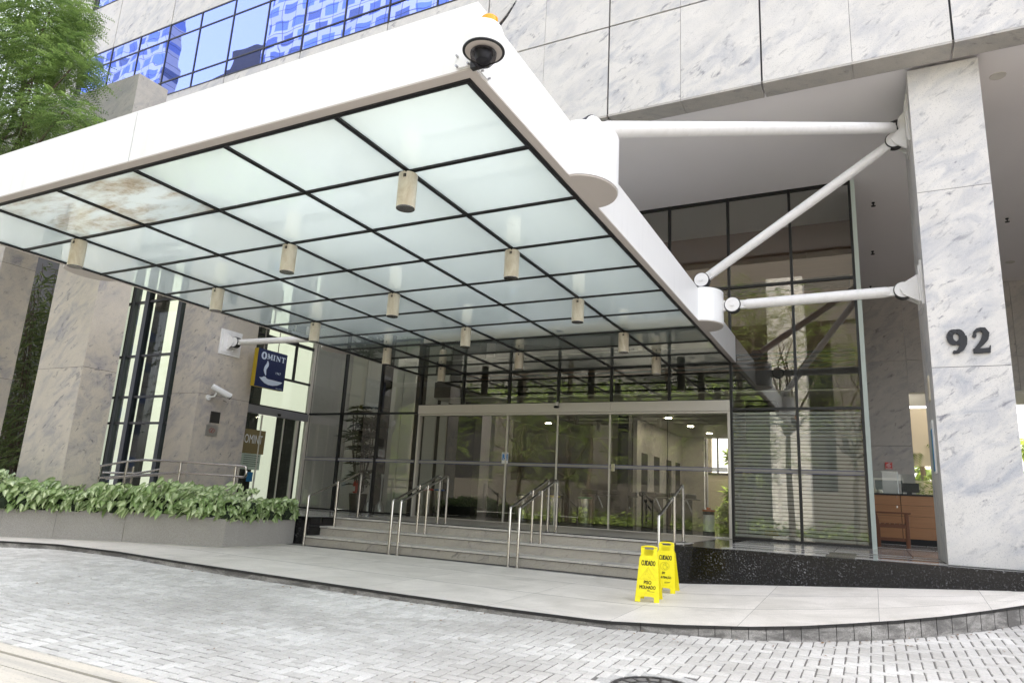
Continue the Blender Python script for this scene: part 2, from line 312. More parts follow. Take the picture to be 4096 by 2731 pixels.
mb.add([(-80,-70,-1.05),(60,-70,-1.05),(60,1.0,-1.05),(-80,1.0,-1.05),(60,12,-.61),(-80,12,-.61),(60,90,-.61),(-80,90,-.61)],[(0,1,2,3),(3,2,4,5),(5,4,6,7)])
mb.build('ground',earth,kind='structure')
mb=MB(); mb.add([(-16,2.31,zst(2.31)-.02),(3.2,2.31,zst(2.31)-.02),(3.2,8.2,zst(8.2)-.02),(-16,8.2,zst(8.2)-.02)],[(0,1,2,3)]); mb.build('street_bed',joint_m,kind='structure')
# herringbone pavers
mb=MB(); w=.0655; gp=.0040; MC=(-.87,3.57)
def paver(x0,y0,x1,y1):
    cx,cyy=(x0+x1)/2,(y0+y1)/2
    if cyy>ky(cx)+.12 or cx>2.6 or math.hypot(cx-MC[0],cyy-MC[1])<.262: return
    j=random.gauss(0,.0006); jx=random.gauss(0,.0009); jy=random.gauss(0,.0009); tx=random.gauss(0,.005); ty=random.gauss(0,.005)
    x0+=gp+jx;x1+=-gp+jx;y0+=gp*1.5+jy;y1+=-gp*1.5+jy; c=.0045
    def Z(x,y,d): return zst(y)+j+d+(x-cx)*tx+(y-cyy)*ty
    vs=[(x,y,Z(x,y,-.02)) for x,y in ((x0,y0),(x1,y0),(x1,y1),(x0,y1))]+[(x,y,Z(x,y,-.0035)) for x,y in ((x0,y0),(x1,y0),(x1,y1),(x0,y1))]+[(x,y,Z(x,y,0)) for x,y in ((x0+c,y0+c),(x1-c,y0+c),(x1-c,y1-c),(x0+c,y1-c))]
    mb.add(vs,[(0,1,5,4),(1,2,6,5),(2,3,7,6),(3,0,4,7),(4,5,9,8),(5,6,10,9),(6,7,11,10),(7,4,8,11),(8,9,10,11)])
for i in range(int(-10.5/w),int(2.6/w)):
    for j in range(int(2.34/w),int(7.4/w)):
        k=(i-j)%4; x,y=i*w,j*w
        if k==0: paver(x,y,x+2*w,y+w)
        elif k==3: paver(x,y,x+w,y+2*w)
mb.build('street',pav,kind='structure')
# gutter strip in front of the pavers
mb=MB()
for (a,b,dz) in ((2.245,2.335,.006),(2.12,2.235,.0),(1.2,2.11,.002)):
    mb.add([(-16,a,zst(a)+dz),(4,a,zst(a)+dz),(4,b,zst(b)+dz),(-16,b,zst(b)+dz),(-16,a,zst(a)-.03),(4,a,zst(a)-.03),(4,b,zst(b)-.03),(-16,b,zst(b)-.03)],[(0,1,2,3),(0,4,5,1),(2,6,7,3)])
mb.build('gutter',gut,kind='structure')
# manhole
mz=zst(MC[1])
mh=thing('manhole_cover','round cast-iron manhole cover set in the herringbone paving','manhole cover',(MC[0],MC[1],mz-.01))
iron=mat('cast_iron',(.06,.055,.058),.5,.6); _v=pos(iron); bc(iron,mix(iron,ramp(iron,noise(iron,_v,22,5),[(.45,0),(.6,1)]),(.05,.048,.05),(.13,.12,.12)))
ringm=granite('cement_collar',(.52,.51,.49),(.38,.37,.36),.85,50,.4)
def disc(r0,r1,za,zb,n=48,a0=0,a1=360):
    m=MB(); 
    for k in range(n):
        A=math.radians(a0+(a1-a0)*k/n);B=math.radians(a0+(a1-a0)*(k+1)/n)
        ps=[(MC[0]+r*math.cos(t),MC[1]+r*math.sin(t)) for r,t in ((r0,A),(r1,A),(r1,B),(r0,B))]
        zz=lambda p,z: z+.04*(p[1]-MC[1])
        m.add([(p[0],p[1],zz(p,za)) for p in ps]+[(p[0],p[1],zz(p,zb)) for p in ps],[(4,5,6,7),(0,1,5,4),(1,2,6,5),(2,3,7,6),(3,0,4,7)],.5)
    return m
disc(.215,.285,mz-.02,mz-.001).build('collar',ringm,mh); disc(.0,.205,mz-.02,mz-.007).build('cover_plate',iron,mh)
m=disc(.185,.205,mz-.02,mz-.002); 
for r in (.06,.12): d=disc(r,r+.012,mz-.01,mz-.003,32); m.add(d.v,d.f)
for k in range(16):
    d=disc(.075 if k%2 else .13,.185,mz-.01,mz-.0035,1,k*22.5,k*22.5+5); m.add(d.v,d.f)
m.build('raised_ribs',iron,mh)
# sidewalk
JX=[-7.5,-6.1,-4.7,-3.6,-2.42,-1.5,-.7,.12,.86,1.4]
xs=sorted(set([round(x,3) for x in np.arange(-15.9,1.29,.25)]+KX[1:]+JX[:-1]))
mb=MB()
def strip(x0,x1,f0,f1,r):
    k0,k1=ky(x0)+.012,ky(x1)+.012; Y=lambda k,f: k+(7.16-k)*f
    P=[(x0,Y(k0,f0)),(x1,Y(k1,f0)),(x1,Y(k1,f1)),(x0,Y(k0,f1))]
    mb.add([(a,b,zside(a,b)) for a,b in P],[(0,1,2,3)],r)
for x0,x1 in zip(xs[:-1],xs[1:]):
    q=sum(1 for j in JX if j<=x0+1e-4)
    e0=.004 if any(abs(x0-j)<1e-3 for j in JX) else 0
    for k,(f0,f1) in enumerate(((0,.33),(.333,.665),(.668,1))): strip(x0+e0*.5,x1,f0,f1,((q*7+k*3)%11)/11)
mb.build('sidewalk',side_m,kind='structure')
mb=MB()
for x0,x1 in zip(xs[:-1],xs[1:]):
    P=[(x0,ky(x0)),(x1,ky(x1)),(x1,9 if x1<-6.5 else 7.2),(x0,9 if x1<-6.5 else 7.2)]
    mb.add([(a,b,zside(a,b)-.02) for a,b in P],[(0,1,2,3)])
mb.build('sidewalk_base',joint_m,kind='structure')
# kerb stones
kb=MB(); top=MB(); 
seg=[]
x=-15.9
while x<1.29:
    nx=x+(.75 if x<-1.9 else (.36 if x<-1.2 else .10)); nx=min(nx,1.3); seg.append((x,nx)); x=nx+1e-6
    if nx>=1.3: break
for a,b in seg:
    n=max(1,int((b-a)/.15)); r=random.random()
    for i in range(n):
        p,q=a+(b-a)*i/n+(.002 if i==0 else 0),a+(b-a)*(i+1)/n-(.002 if i==n-1 else 0)
        for lo,hi,off,M_ in ((None,-.018,0,kb),(-.018,0,-.007,top)):
            A=(p,ky(p)+off);B=(q,ky(q)+off); za,zb=float(np.interp(p,KX,KZ)),float(np.interp(q,KX,KZ))
            l0=zst(A[1])-.03 if lo is None else za+lo; l1=zst(B[1])-.03 if lo is None else zb+lo
            M_.add([(A[0],A[1],l0),(B[0],B[1],l1),(B[0],B[1]+.05,l1),(A[0],A[1]+.05,l0),(A[0],A[1],za+hi),(B[0],B[1],zb+hi),(B[0],B[1]+(.05 if lo is None else .018),zb+hi),(A[0],A[1]+(.05 if lo is None else .018),za+hi)],[(0,1,5,4),(4,5,6,7),(1,2,6,5),(3,0,4,7)],r)
kb.build('kerb',kerb_m,kind='structure'); top.build('kerb_edge',kerb_dirt,kind='structure')

# ============================================================ PLATFORM, STEPS
F=-.447
mb=MB(); mb.box(-1.65,9,7.14,30,-.9,F-.004); mb.box(-20,-6.53,7.22,30,-.9,F-.004); mb.box(-6.53,-1.65,7.70,30,-.9,F-.004); mb.build('floor',floor_black,kind='structure')
mb=MB(); 
for y in np.arange(7.72,9.9,.55):
    for x in np.arange(-6.5,-1.8,.87): mb.box(x,min(x+.865,-1.70),y,min(y+.546,9.86),F-.003,F)
mb.build('landing',floor_grey,kind='structure')
mb=MB()
for x0,x1 in ((-1.25,-.30),(-.05,.10),(.13,1.9)):
    for y0,y1 in ((7.36,7.62),(7.98,8.2)): mb.box(x0,x1,y0,y1,F-.003,F)
for x0,x1 in ((-1.35,-.28),(-.27,.45),(.46,1.3),(1.31,3)):
    mb.box(x0,x1,8.42,9.84 if x1<.2 else 10.35,F-.003,F)
for x0,x1 in ((.12,.78),(.79,3)):
    mb.box(x0,x1,10.5,12.1,F-.003,F); mb.box(x0,x1,12.25,15.2,F-.003,F)
for x in np.arange(-6.6,-14,-.9): mb.box(x-.88,x,7.4,7.9,F-.003,F); mb.box(x-.88,x,8.2,9.7,F-.003,F)
mb.build('floor_inlay',floor_white,kind='structure')
pl=thing('granite_plinth','speckled black granite plinth wall carrying the raised porch on the right','plinth',(.5,7.13,-.9))
mb=MB(); xs_=[-1.65,-.73,.123,.80,1.6,2.6,3.6]
for a,b in zip(xs_[:-1],xs_[1:]): mb.box(a+.001,b-.001,7.126,7.14,-.9,F-.022)
mb.box(-1.66,-1.64,7.14,7.70,-.9,F-.004); mb.build('plinth_face',black_gr,pl)
mb=MB()
for a,b in zip(xs_[:-1],xs_[1:]): mb.box(a+.001,b-.001,7.116,7.22,F-.021,F-.0005)
mb.build('coping',black_gr,pl,bevel=.003)
pl2=thing('granite_plinth','short black granite wall between the planter and the left end of the steps','plinth',(-6.66,7.2,-.9))
MB().box(-6.80,-6.531,7.2,7.22,-.9,F-.005).box(-6.545,-6.531,7.22,7.70,-.9,F-.005).build('plinth_face',black_gr,pl2)
stp=thing('entrance_steps','three broad beige granite steps leading up to the glass entrance','steps',(-4.1,7.4,-.9))
for k in range(3):
    zt=-.687+.12*k; y0=7.155+.265*k; rs=MB(); tr=MB(); x=-6.53; off=(.0,.35,.15)[k]; xe=[-6.53]
    x=-6.53+.62+off
    while x<-1.75: xe.append(x); x+=.92+.2*random.random()
    xe.append(-1.652)
    for a,b in zip(xe[:-1],xe[1:]):
        rs.box(a+.001,b-.001,y0+.004,y0+.03,zt-.12,zt-.0225); tr.box(a+.001,b-.001,y0-.016,y0+.275,zt-.022,zt)
    MB().box(-6.53,-1.652,y0-.0005,y0+.0035,zt-.028,zt-.0225).build('nosing_shade_strip',gasket,stp)  # dark strip painted in as the shade line under each nosing
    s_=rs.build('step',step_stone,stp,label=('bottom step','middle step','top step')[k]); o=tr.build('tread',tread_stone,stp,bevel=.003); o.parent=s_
    MB().box(-6.53,-1.652,y0+.031,7.72,zt-.12,zt-.0225).build('step_core',joint_m,stp)
for zz,y,lab,x0 in ((-.806,7.085,'dark ribbed drain strip at the foot of the entrance steps',-6.4),(F+.003,7.735,'dark ribbed mat strip along the top step edge',-6.3)):
    mb=MB()
    for x in np.arange(x0,-1.75,.03): mb.box(x,x+.02,y,y+.045,zz-.002,zz+.004)
    mb.box(x0,-1.75,y,y+.045,zz-.003,zz); mb.build('drain_strip',gasket,label=lab,cat='drain strip')

# ============================================================ BUILDING
XL=[-9.354,-8.53,-7.67,-6.80,-5.94,-5.062,-4.189,-3.316,-2.43,-1.56,-.71,.07]
FC=[round(-2.429+.8725*k,4) for k in range(-15,14)]; YF=7.009
bld=thing('office_building','tall office building clad in pale veined stone with blue glass bands above the entrance','building',(-2,12,-.6))
wl=MB(); back=MB()
rows=[(4.42,5.61,1),(5.63,6.735,1),(8.305,9.44,0),(11.0,12.1,0),(13.7,14.9,0)]
for z0,z1,two in rows:
    for i,(a,b) in enumerate(zip(FC[:-1],FC[1:])):
        g=.011 if i%2==0 else .003; g2=.003 if i%2==0 else .011   # wide and hairline joints alternate
        ga=.010 if (round((a+2.429)/.8725)%2==0) else .002; gb=.010 if (round((b+2.429)/.8725)%2==0) else .002
        wl.box(a+ga,b-gb,YF,YF+.03,z0,z1)
for z0,z1 in ((9.46,10.98),(6.75,8.29),(8.305,9.44),(11,12.1),(12.1,13.7),(13.7,14.9)): wl.box(-15.2,-14.65,YF,YF+.03,z0,z1); 
for z0,z1 in ((6.75,8.29),(9.46,10.98)): wl.box(-14.645,-13.99,YF,YF+.03,z0,z1)
wl.box(-15.2,-14.0,YF,YF+.03,4.42,5.61); wl.box(-15.2,-14.0,YF,YF+.03,5.63,6.735)
for z0 in np.arange(4.42,15,1.2):
    for y in np.arange(7.04,16,1.1): wl.box(-15.23,-15.2,y,y+1.09,z0,z0+1.19)
wl.build('stone_cladding',stone,bld,label='pale grey veined stone panels with dark joints')
lp=MB()
for a,b in zip(FC[:-1],FC[1:]):
    ga=.010 if (round((a+2.429)/.8725)%2==0) else .002; gb=.010 if (round((b+2.429)/.8725)%2==0) else .002
    lp.box(a+ga,b-gb,YF+.001,7.29,4.396,4.418)
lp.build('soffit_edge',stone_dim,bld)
back.box(-15.19,9.8,YF+.035,YF+.12,4.46,16); back.box(-15.19,9.8,YF+.04,17,15.6,16); back.box(9.4,9.8,YF+.1,17,-.6,16); back.box(-15.19,9.8,16.6,17,4.6,16); back.build('building_core',gasket,bld)
MB().box(-15.1,9.4,7.06,17,4.445,4.6).build('soffit',ceil_m,bld)
# window band: each bay a window with its three panes, frame as sub-part
def bay(a,b,z0,z1):
    w_=MB(); zs=[z0,z0+.30,z1-.33,z1]
    for q0,q1 in zip(zs[:-1],zs[1:]): w_.box(a+.014,b-.014,YF+.006,YF+.016,q0+.012,q1-.012)
    o=w_.build('window',blueglass,bld)
    f_=MB()
    for q in zs: f_.box(a,b,YF-.004,YF+.03,q-.012,q+.012)
    f_.box(a-.012,a+.012,YF-.006,YF+.03,z0,z1); f_.box(b-.0119,b-.002,YF-.005,YF+.03,z0,z1)
    s=sub(f_,'window_frame',blk,o)
for i,(a,b) in enumerate(zip(FC[:-1],FC[1:])):
    if a>-14.1 and b<-1: bay(a,b,6.75,8.29)
    if a>-14.1 and b<-5: bay(a,b,9.46,10.98)
wl2=MB()
for i,(a,b) in enumerate(zip(FC[:-1],FC[1:])):
    if b>=-1: wl2.box(a+.004,b-.004,YF,YF+.03,6.75,8.29)
    if b>=-5 : wl2.box(a+.004,b-.004,YF,YF+.03,9.46,10.98)
    wl2.box(a+.004,b-.004,YF,YF+.03,12.12,13.68)
wl2.build('upper_stone_cladding',stone,bld)
# soffit downlights and sprinklers
def spot(x,y,lab,r=.035,z=4.445):
    t=thing('recessed_downlight',lab,'ceiling light',(x,y,z),'recessed downlights in the porch soffit')
    MB().lathe([(r,z-.004),(r*1.15,z-.006),(r*1.25,z+.0),(r,z+.001)],x,y,20).build('trim_ring',alu,t,smooth=True)
    MB().lathe([(0,z-.001),(r*.98,z-.0015)],x,y,20).build('reflector',darkm,t,smooth=True)
spot(1.526,7.86,'oval-looking recessed downlight high beside the right pillar top',.06); spot(2.514,14.22,'distant recessed downlight at the right edge beside the pillar',.06)
for x,y,l in ((.371,10.74,'nearest to the street of three sprinklers right of the glass wall'),(.357,12.88,'middle one of three ceiling sprinklers right of the glass wall'),(.314,14.97,'farthest of three ceiling sprinklers right of the glass wall'),(2.168,12.02,'small ceiling sprinkler to the right of the numbered pillar')):
    MB().lathe([(.022,4.44),(.022,4.425),(.009,4.424),(.009,4.39),(.032,4.388),(.032,4.38)],x,y,10).build('sprinkler',blk,label=l,cat='sprinkler',group='sprinklers in the porch soffit')

# stone pillars
def pillar(x0,x1,y0,y1,zb,zt,joints,lab,name='stone_pillar',ms=stone):
    t=thing(name,lab,'pillar',((x0+x1)/2,(y0+y1)/2,zb)); zs=[zb]+joints+[zt]; m=MB()
    # four cladding leaves per course with a hairline corner joint
    for a,b in zip(zs[:-1],zs[1:]):
        c=.012; r=random.random
        m.box(x0,x1-.002,y0,y0+c,a+.0025,b-.0025); m.box(x1-c,x1,y0+.003,y1-.003,a+.0025,b-.0025); m.box(x0,x0+c,y0+c+.003,y1-c-.003,a+.0025,b-.0025); m.box(x0,x1-.002,y1-c,y1,a+.0025,b-.0025)
    m.build('stone_cladding',ms,t); MB().box(x0+.004,x1-.004,y0+.004,y1-.004,zb,zt).build('pillar_core',gasket,t); return t
PR=pillar(.681,1.29,7.341,8.45,F,4.395,[1.30,3.046],'tall veined stone pillar carrying the dark number 92')
P3=pillar(-9.90,-9.268,7.348,8.37,F,4.44,[1.30,3.046],'stone pillar with the bullet camera and small metal plaques',ms=fin_stone_shaded)
P2=pillar(-9.875,-8.867,5.261,5.72,-.80,4.40,[1.30,3.046],'broad stone fin right behind the planter, brightest on its right side',ms=fin_stone_shaded)
P1=pillar(-12.52,-11.51,5.30,5.79,-.80,4.40,[1.30,3.046],'stone fin cut off by the left edge of the photo',ms=fin_stone_shaded)
bt=thing('stone_beam','weathered stone beam on top of the left fins, seen above the canopy','beam',(-12,5.5,4.4))
m=MB()
for a,b in ((-8.867,-9.9),(-9.903,-11.6),(-11.603,-13.6),(-13.603,-17)): m.box(b,a,5.261,5.72,4.405,5.57)
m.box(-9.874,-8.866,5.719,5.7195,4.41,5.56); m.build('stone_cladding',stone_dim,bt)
# wall and bamboo between the fins
MB().box(-22,-13.4,8.3,8.5,-.8,7).build('dark_wall',dark_w,label='dark wall behind the bamboo between the left stone fins',cat='wall')

# ============================================================ CURTAIN WALL
cw=thing('curtain_wall','tall dark-framed glass wall across the back of the porch','glass wall',(-4.6,9.9,F))
YC=9.9; fr=MB()
for x in XL:
    z0=F if not(-6.7<x<-1.6) else 1.415
    fr.box(x-.017,x+.017,YC-.035,YC+.035,z0,4.443)
for z in (1.289,): fr.box(-9.34,-6.8,YC-.03,YC+.03,z-.017,z+.017); fr.box(-1.56,.07,YC-.03,YC+.03,z-.017,z+.017)
for z in (3.05,4.425): fr.box(-9.34,.07,YC-.03,YC+.03,z-.018,z+.018)
fr.box(-6.8,-1.56,YC-.031,YC+.031,1.945,1.975); fr.box(-6.8,-1.56,YC-.028,YC+.028,1.416,1.43)
fr.box(-9.34,-6.8,YC-.031,YC+.031,F,F+.03); fr.box(-1.56,.07,YC-.031,YC+.031,F,F+.03)
fr.build('black_frame',blk,cw)
for i,(a,b) in enumerate(zip(XL[:-1],XL[1:])):
    mid=-6.81<a and b<-1.55
    zz=[(1.43,1.945),(1.975,3.032),(3.068,4.407)] if mid else [(F+.03,1.272),(1.306,3.032),(3.068,4.407)]
    for z0,z1 in zz: MB().box(a+.017,b-.017,YC-.004,YC+.004,z0,z1).build('glass_pane',clear,cw)
MB().box(.087,.14,YC-.04,YC+.02,F,4.443).build('end_glass_fin',emis('pale_green_glass_edge',(0,0,0),0,(.55,.62,.58)),cw)
m=MB(); n=34
for k in range(n):
    z=F+.04+k*(1.272-F-.05)/n
    for a,b in ((-1.54,-.73),(-.69,.045)): m.box(a,b,YC+.006,YC+.008,z,z+.034,.5)
m.build('striped_frosted_film',frost,cw)
m=MB(); l=MB()
for a,b in ((-9.33,-6.83),(-1.53,.05)):
    m.box(a,b,YC-.0065,YC-.0050,.44,.48); l.box(a,b,YC-.0072,YC-.0051,.481,.488); l.box(a,b,YC-.0072,YC-.0051,.432,.439)
m.build('safety_band',band_m,cw); l.build('blue_line',line_m,cw)
# sliding doors
dr=thing('sliding_entrance_doors','wide four-leaf glass entrance doors under a champagne metal header','door',(-4.15,9.9,F))
m=MB()
for a,b in ((-6.785,-5.70),(-5.697,-3.30),(-3.297,-1.575)): m.box(a,b,YC-.07,YC+.05,1.265,1.413)
m.build('header',alu,dr,bevel=.003)
m=MB(); m.box(-6.785,-6.755,YC-.05,YC+.04,F,1.262); m.box(-1.605,-1.575,YC-.05,YC+.04,F,1.262); m.box(-6.755,-1.605,YC-.05,YC+.04,1.235,1.262); m.box(-6.755,-1.605,YC-.03,YC+.03,F,F+.012); m.build('door_frame',alu,dr,bevel=.002)
DX=[-6.755,-5.062,-4.189,-3.330,-1.605]
for i,(a,b) in enumerate(zip(DX[:-1],DX[1:])):
    y=YC+(.0 if i in (0,3) else .018)
    o=MB().box(a+.012,b-.012,y-.003,y+.003,F+.014,1.234).build('door_leaf',clear,dr)
    f_=MB().box(b-.014,b+.010 if i<3 else b,y-.012,y+.012,F+.012,1.235)
    sub(f_,'leaf_stile',alu,o)
    sub(MB().box(a+.01,b-.02,y-.0052,y-.0036,.44,.48),'safety_band',band_m,o); sub(MB().box(a+.01,b-.02,y-.006,y-.0037,.481,.488).box(a+.01,b-.02,y-.006,y-.0037,.432,.439),'blue_line',line_m,o)
MB().box(-2.46,-2.455,YC-.006,YC+.006,F+.014,1.234).build('glass_joint',gasket,dr)
m=MB().box(-3.29,-3.235,YC-.03,YC-.008,.395,.50); m.build('door_lock',steel,dr,bevel=.002)
m=MB().box(-5.135,-5.02,YC-.008,YC-.006,.465,.64); o=m.build('access_sticker',paper,dr)
fn=lambda u,v:(-5.135+u*.115,YC-.0088,.465+v*.175)
mm=MB(); poly(mm,fn,[(.08,.30),(.92,.30),(.92,.85),(.08,.85)]); sub(mm,'sticker_field',blue_s,o)
fn2=lambda u,v:(-5.135+u*.115,YC-.0094,.465+v*.175); mm=MB(); 
ribbon(mm,fn2,arc(.45,.46,.2,.12,60,-200,14),.05); ribbon(mm,fn2,[(.43,.74),(.43,.56),(.62,.55),(.74,.42),(.84,.42)],.055); poly(mm,fn2,arc(.43,.79,.06,.04,0,330,10)); sub(mm,'wheelchair_symbol',paper,o)
mm=MB(); ribbon(mm,fn2,[(.25,.95),(.75,.95)],.025); ribbon(mm,fn2,[(.1,.90),(.9,.90)],.025); sub(mm,'sticker_text',ink,o)
mb=MB(); mb.lathe([(0,1.36),(.028,1.365),(.034,1.39),(.026,1.42),(0,1.425)],-4.172,YC-.10,16); se=thing('door_sensor','small round motion sensor mounted on the door header centre','sensor',(-4.172,9.8,1.33))
mb.build('sensor_body',alu,se,smooth=True); MB().lathe([(0,1.325),(.03,1.328),(.045,1.345),(.03,1.36),(0,1.362)],-4.172,YC-.11,18).build('sensor_lens',blk,se,smooth=True)

# ---- interior of the lobby
ib=thing('lobby_interior','dark lobby behind the glass entrance with its beige lift wall and low ceiling','interior',(-4.5,13,F))
MB().box(-9.45,-3.42,17.2,17.4,F,4.44).box(-2.86,.05,17.2,17.4,F,1.75).box(.06,.12,10.2,15.4,F,4.44).build('back_wall',taupe,ib)
m=MB()
for k in range(8): m.box(-9.41,-9.372,9.93+.9*k,9.93+.9*k+.88,F,4.44)
m.build('side_wall',ceil_m,ib)
m=MB()
for a,b in ((-9.34,-8.95),(-8.93,-8.56),(-8.28,-8.02),(-8.0,-7.72),(-7.45,-7.2),(-7.1,-6.95)): m.box(a,b,11.0,11.04,F,4.44)
m.build('pale_panel_screen',ceil_w,ib); MB().box(-9.34,-6.8,12.0,12.05,F,4.44).build('dark_backdrop',dark_w,ib)
MB().box(-6.8,.05,10.35,17.2,1.60,1.70).build('low_ceiling',ceil_w,ib)
MB().box(-6.8,.05,11.3,11.4,1.70,4.44).build('brown_panelling',brown,ib)
m=MB()
for k in range(9): m.box(-6.8,.0,11.26,11.30,1.78+.07*k,1.81+.07*k)
m.box(-6.8,0,11.2,11.3,3.35,3.52); m.build('dark_louvres',blk,ib)
MB().box(-4.0,-3.92,13.2,16.9,F,1.60).box(-3.92,-3.40,16.85,16.95,F,1.6).build('lift_wall',stone,ib)
m=MB()
for y in (13.5,14.4,15.4,16.2): m.box(-3.92,-3.915,y,y+.42,F,.95)
m.build('lift_door',dark_w,ib)
m=MB()
for x,y,s in ((-6.3,10.9,.12),(-8.75,11.2,.16),(-3.78,12.0,.10),(-1.35,11.4,.22)): m.box(x-s,x+s,y-s,y+s,F,1.6)
m.build('column',dark_w,ib)
MB().box(-6.2,-4.05,15.9,16.0,F,.3).box(-5.9,-5.2,15.85,15.9,F,.25).build('rear_doors',taupe,ib)
m=MB(); 
for x,y in ((-2.6,12.0),(-3.3,13.2),(-3.2,14.6),(-3.1,16),(-5.2,12.5),(-6.2,14)): m.lathe([(.0,1.597),(.06,1.5965)],x,y,16)
m.build('ceiling_light_and_fill',emis('boosted_lamp_glow',(1,.86,.62),32),ib)  # lobby ceiling lamps; extra ones added and all boosted to fill the lobby
MB().box(-6.8,.05,10.3,10.36,1.62,1.9).build('ceiling_edge',dark_w,ib)
# far garden wall with yuccas at the end of the corridor
gw=thing('garden_wall','pale wall with framed window seen through the right entrance door','wall',(-3.2,19.5,F))
pale=mat('pale_render_wall',(.72,.64,.48),.8)
MB().box(-6,2.2,19.5,19.6,-.6,.86).box(-6,-3.75,19.5,19.6,.86,2.6).box(-3.05,2.2,19.5,19.6,1.2,2.6).build('wall',pale,gw)
MB().box(-3.9,-3.0,19.44,19.5,.84,.90).box(-3.60,-3.56,19.44,19.5,.9,2.4).build('window_bars',blk,gw)
# reception side (right passage)
rw=thing('stone_wall','brown-grey stone wall at the far end of the right passage','wall',(2,15.4,F))
m=MB()
for z0,z1 in ((F,1.307),(1.313,2.985),(2.991,4.44)): m.box(.122,.855,15.4,15.6,z0,z1)
for x0,x1 in ((.861,1.75),(1.756,2.65),(2.656,3.6),(3.606,5),(5.006,8)): m.box(x0,x1,15.4,15.6,2.345,2.985); m.box(x0,x1,15.4,15.6,2.991,4.44)
m.build('stone_cladding',stone_dim,rw)
MB().box(.86,8,15.6,17.4,2.36,2.42).build('far_ceiling',ceil_w,rw)
hs=thing('hose_sign','small red fire hose sign with spiral on the far stone wall','sign',(.425,15.38,.86)); o=MB().box(.361,.49,15.37,15.385,.855,.99).build('sign_plate',red,hs)
fn=lambda u,v:(.361+.129*u,15.366,.855+.135*v); mm=MB(); sp=[(.5+.33*(t/22)*math.cos(t*.85),.57+.3*(t/22)*math.sin(t*.85)) for t in range(1,23)]; ribbon(mm,fn,sp,.045); ribbon(mm,fn,[(.5,.88),(.83,.88)],.05)
ribbon(mm,fn,[(.15,.11),(.85,.11)],.06); ribbon(mm,fn,[(.04,.04),(.96,.04),(.96,.96),(.04,.96),(.04,.04)],.025); sub(mm,'sign_graphic',paper,o)
dk=thing('reception_desk','wood-panelled reception desk with black top behind the chair','desk',(.8,13.2,F))
yd=12.3; m=MB()
zs=[-.36,-.19,-.03,.13,.275]
for x0,x1 in ((.10,.495),(.50,1.35)):
    for a,b in zip(zs[:-1],zs[1:]): m.box(x0,x1-.003,yd,yd+.02,a+.004,b)
m.build('front_panel',desk_w,dk); MB().box(.1,1.35,yd+.02,yd+.5,F,.28).box(.1,1.35,yd-.0,yd+.02,F+.0,-.36).build('carcass',darkm,dk); MB().box(.08,1.37,yd-.02,yd+.52,.28,.302).build('desktop',blk,dk,bevel=.003)
MB().box(.435,.455,yd-.006,yd,.09,.12).lathe([(.009,.25),(.009,.26)],.445,yd-.005,10).build('desk_lock',steel,dk)
gs=thing('glass_screen','clear upright glass screen standing on the reception desk','screen',(.5,12.3,.302)); MB().box(.10,.475,yd+.02,yd+.028,.302,.64).build('glass_pane',thin_glass,gs); MB().box(.472,.482,yd+.016,yd+.032,.302,.64).box(.093,.10,yd+.016,yd+.032,.302,.64).build('bright_edge',emis('glass_edge',(0,0,0),0,(.75,.8,.76)),gs); MB().box(.483,.82,yd+.02,yd+.028,.302,.60).build('side_pane',thin_glass,gs)
mo=thing('monitor','black computer monitor seen from behind on the reception desk','monitor',(.64,12.4,.302)); MB().box(.49,.76,yd+.1,yd+.13,.33,.47).build('screen_back',blk,mo,bevel=.005); MB().box(.59,.66,yd+.09,yd+.15,.302,.34).build('stand',blk,mo)
cb=thing('glass_cabinet','grey framed glass cabinet behind the reception desk','cabinet',(.36,14.9,F)); MB().box(.17,.62,14.8,14.82,F,.62).build('glass_front',mat('grey_green_glass',(.14,.17,.165),.15),cb); MB().box(.15,.17,14.78,14.84,F,.66).box(.62,.64,14.78,14.84,F,.66).box(.17,.62,14.78,14.84,.62,.66).build('frame',alu,cb)
m=MB(); m.lathe([(0,.302),(.04,.305),(.048,.34),(.03,.375),(0,.38)],.14,yd+.12,14); m.build('melon',cream,label='round cream ornament at the left end of the reception desk',cat='ornament',smooth=True,group='pair of cream ornaments on the desk')
m=MB(); m.lathe([(0,.302),(.04,.303),(.045,.33),(.028,.36),(0,.362)],.225,yd+.12,14); m.build('melon',cream,label='lower cream ornament, second from the left end of the desk',cat='ornament',smooth=True,group='pair of cream ornaments on the desk')
# chair (metres, local, facing +X)
ch=thing('wooden_armchair','slatted teak armchair in side view standing before the reception desk','chair',(.345,10.95,F))
def lb(x0,x1,y0,y1,z0,z1): m=MB(); m.box(x0,x1,y0,y1,z0,z1); return m
for sx,nm in ((.25,'front'),):
    for y in (-.26,.26): lb(sx-.03,sx+.03,y-.03,y+.03,0,.66).build('leg',wood,ch,local=True,bevel=.004)
for y in (-.26,.26):
    m=MB(); m.prism([(-.30,0),(-.235,0),(-.235,.42),(-.34,.92),(-.40,.92),(-.30,.42)],y-.025,y+.025,'y'); m.build('rear_leg',wood,ch,local=True,bevel=.004)
    lb(-.32,.32,y-.035,y+.035,.66,.69).build('armrest',wood,ch,local=True,bevel=.006)
    lb(-.24,.22,y-.015,y+.015,.38,.45).build('seat_rail',wood,ch,local=True); lb(-.24,.22,y-.015,y+.015,.13,.18).build('stretcher',wood,ch,local=True)
m=MB()
for k in range(6): x=-.22+.085*k; m.prism([(x,.45),(x+.06,.45),(x+.06,.47),(x,.47)],-.25,.25,'y')
m.build('seat',wood,ch,local=True); m=MB()
for k in range(5): y=-.2+.1*k; m.prism([(-.262,.50),(-.242,.50),(-.345,.90),(-.365,.90)],y-.02,y+.02,'y')
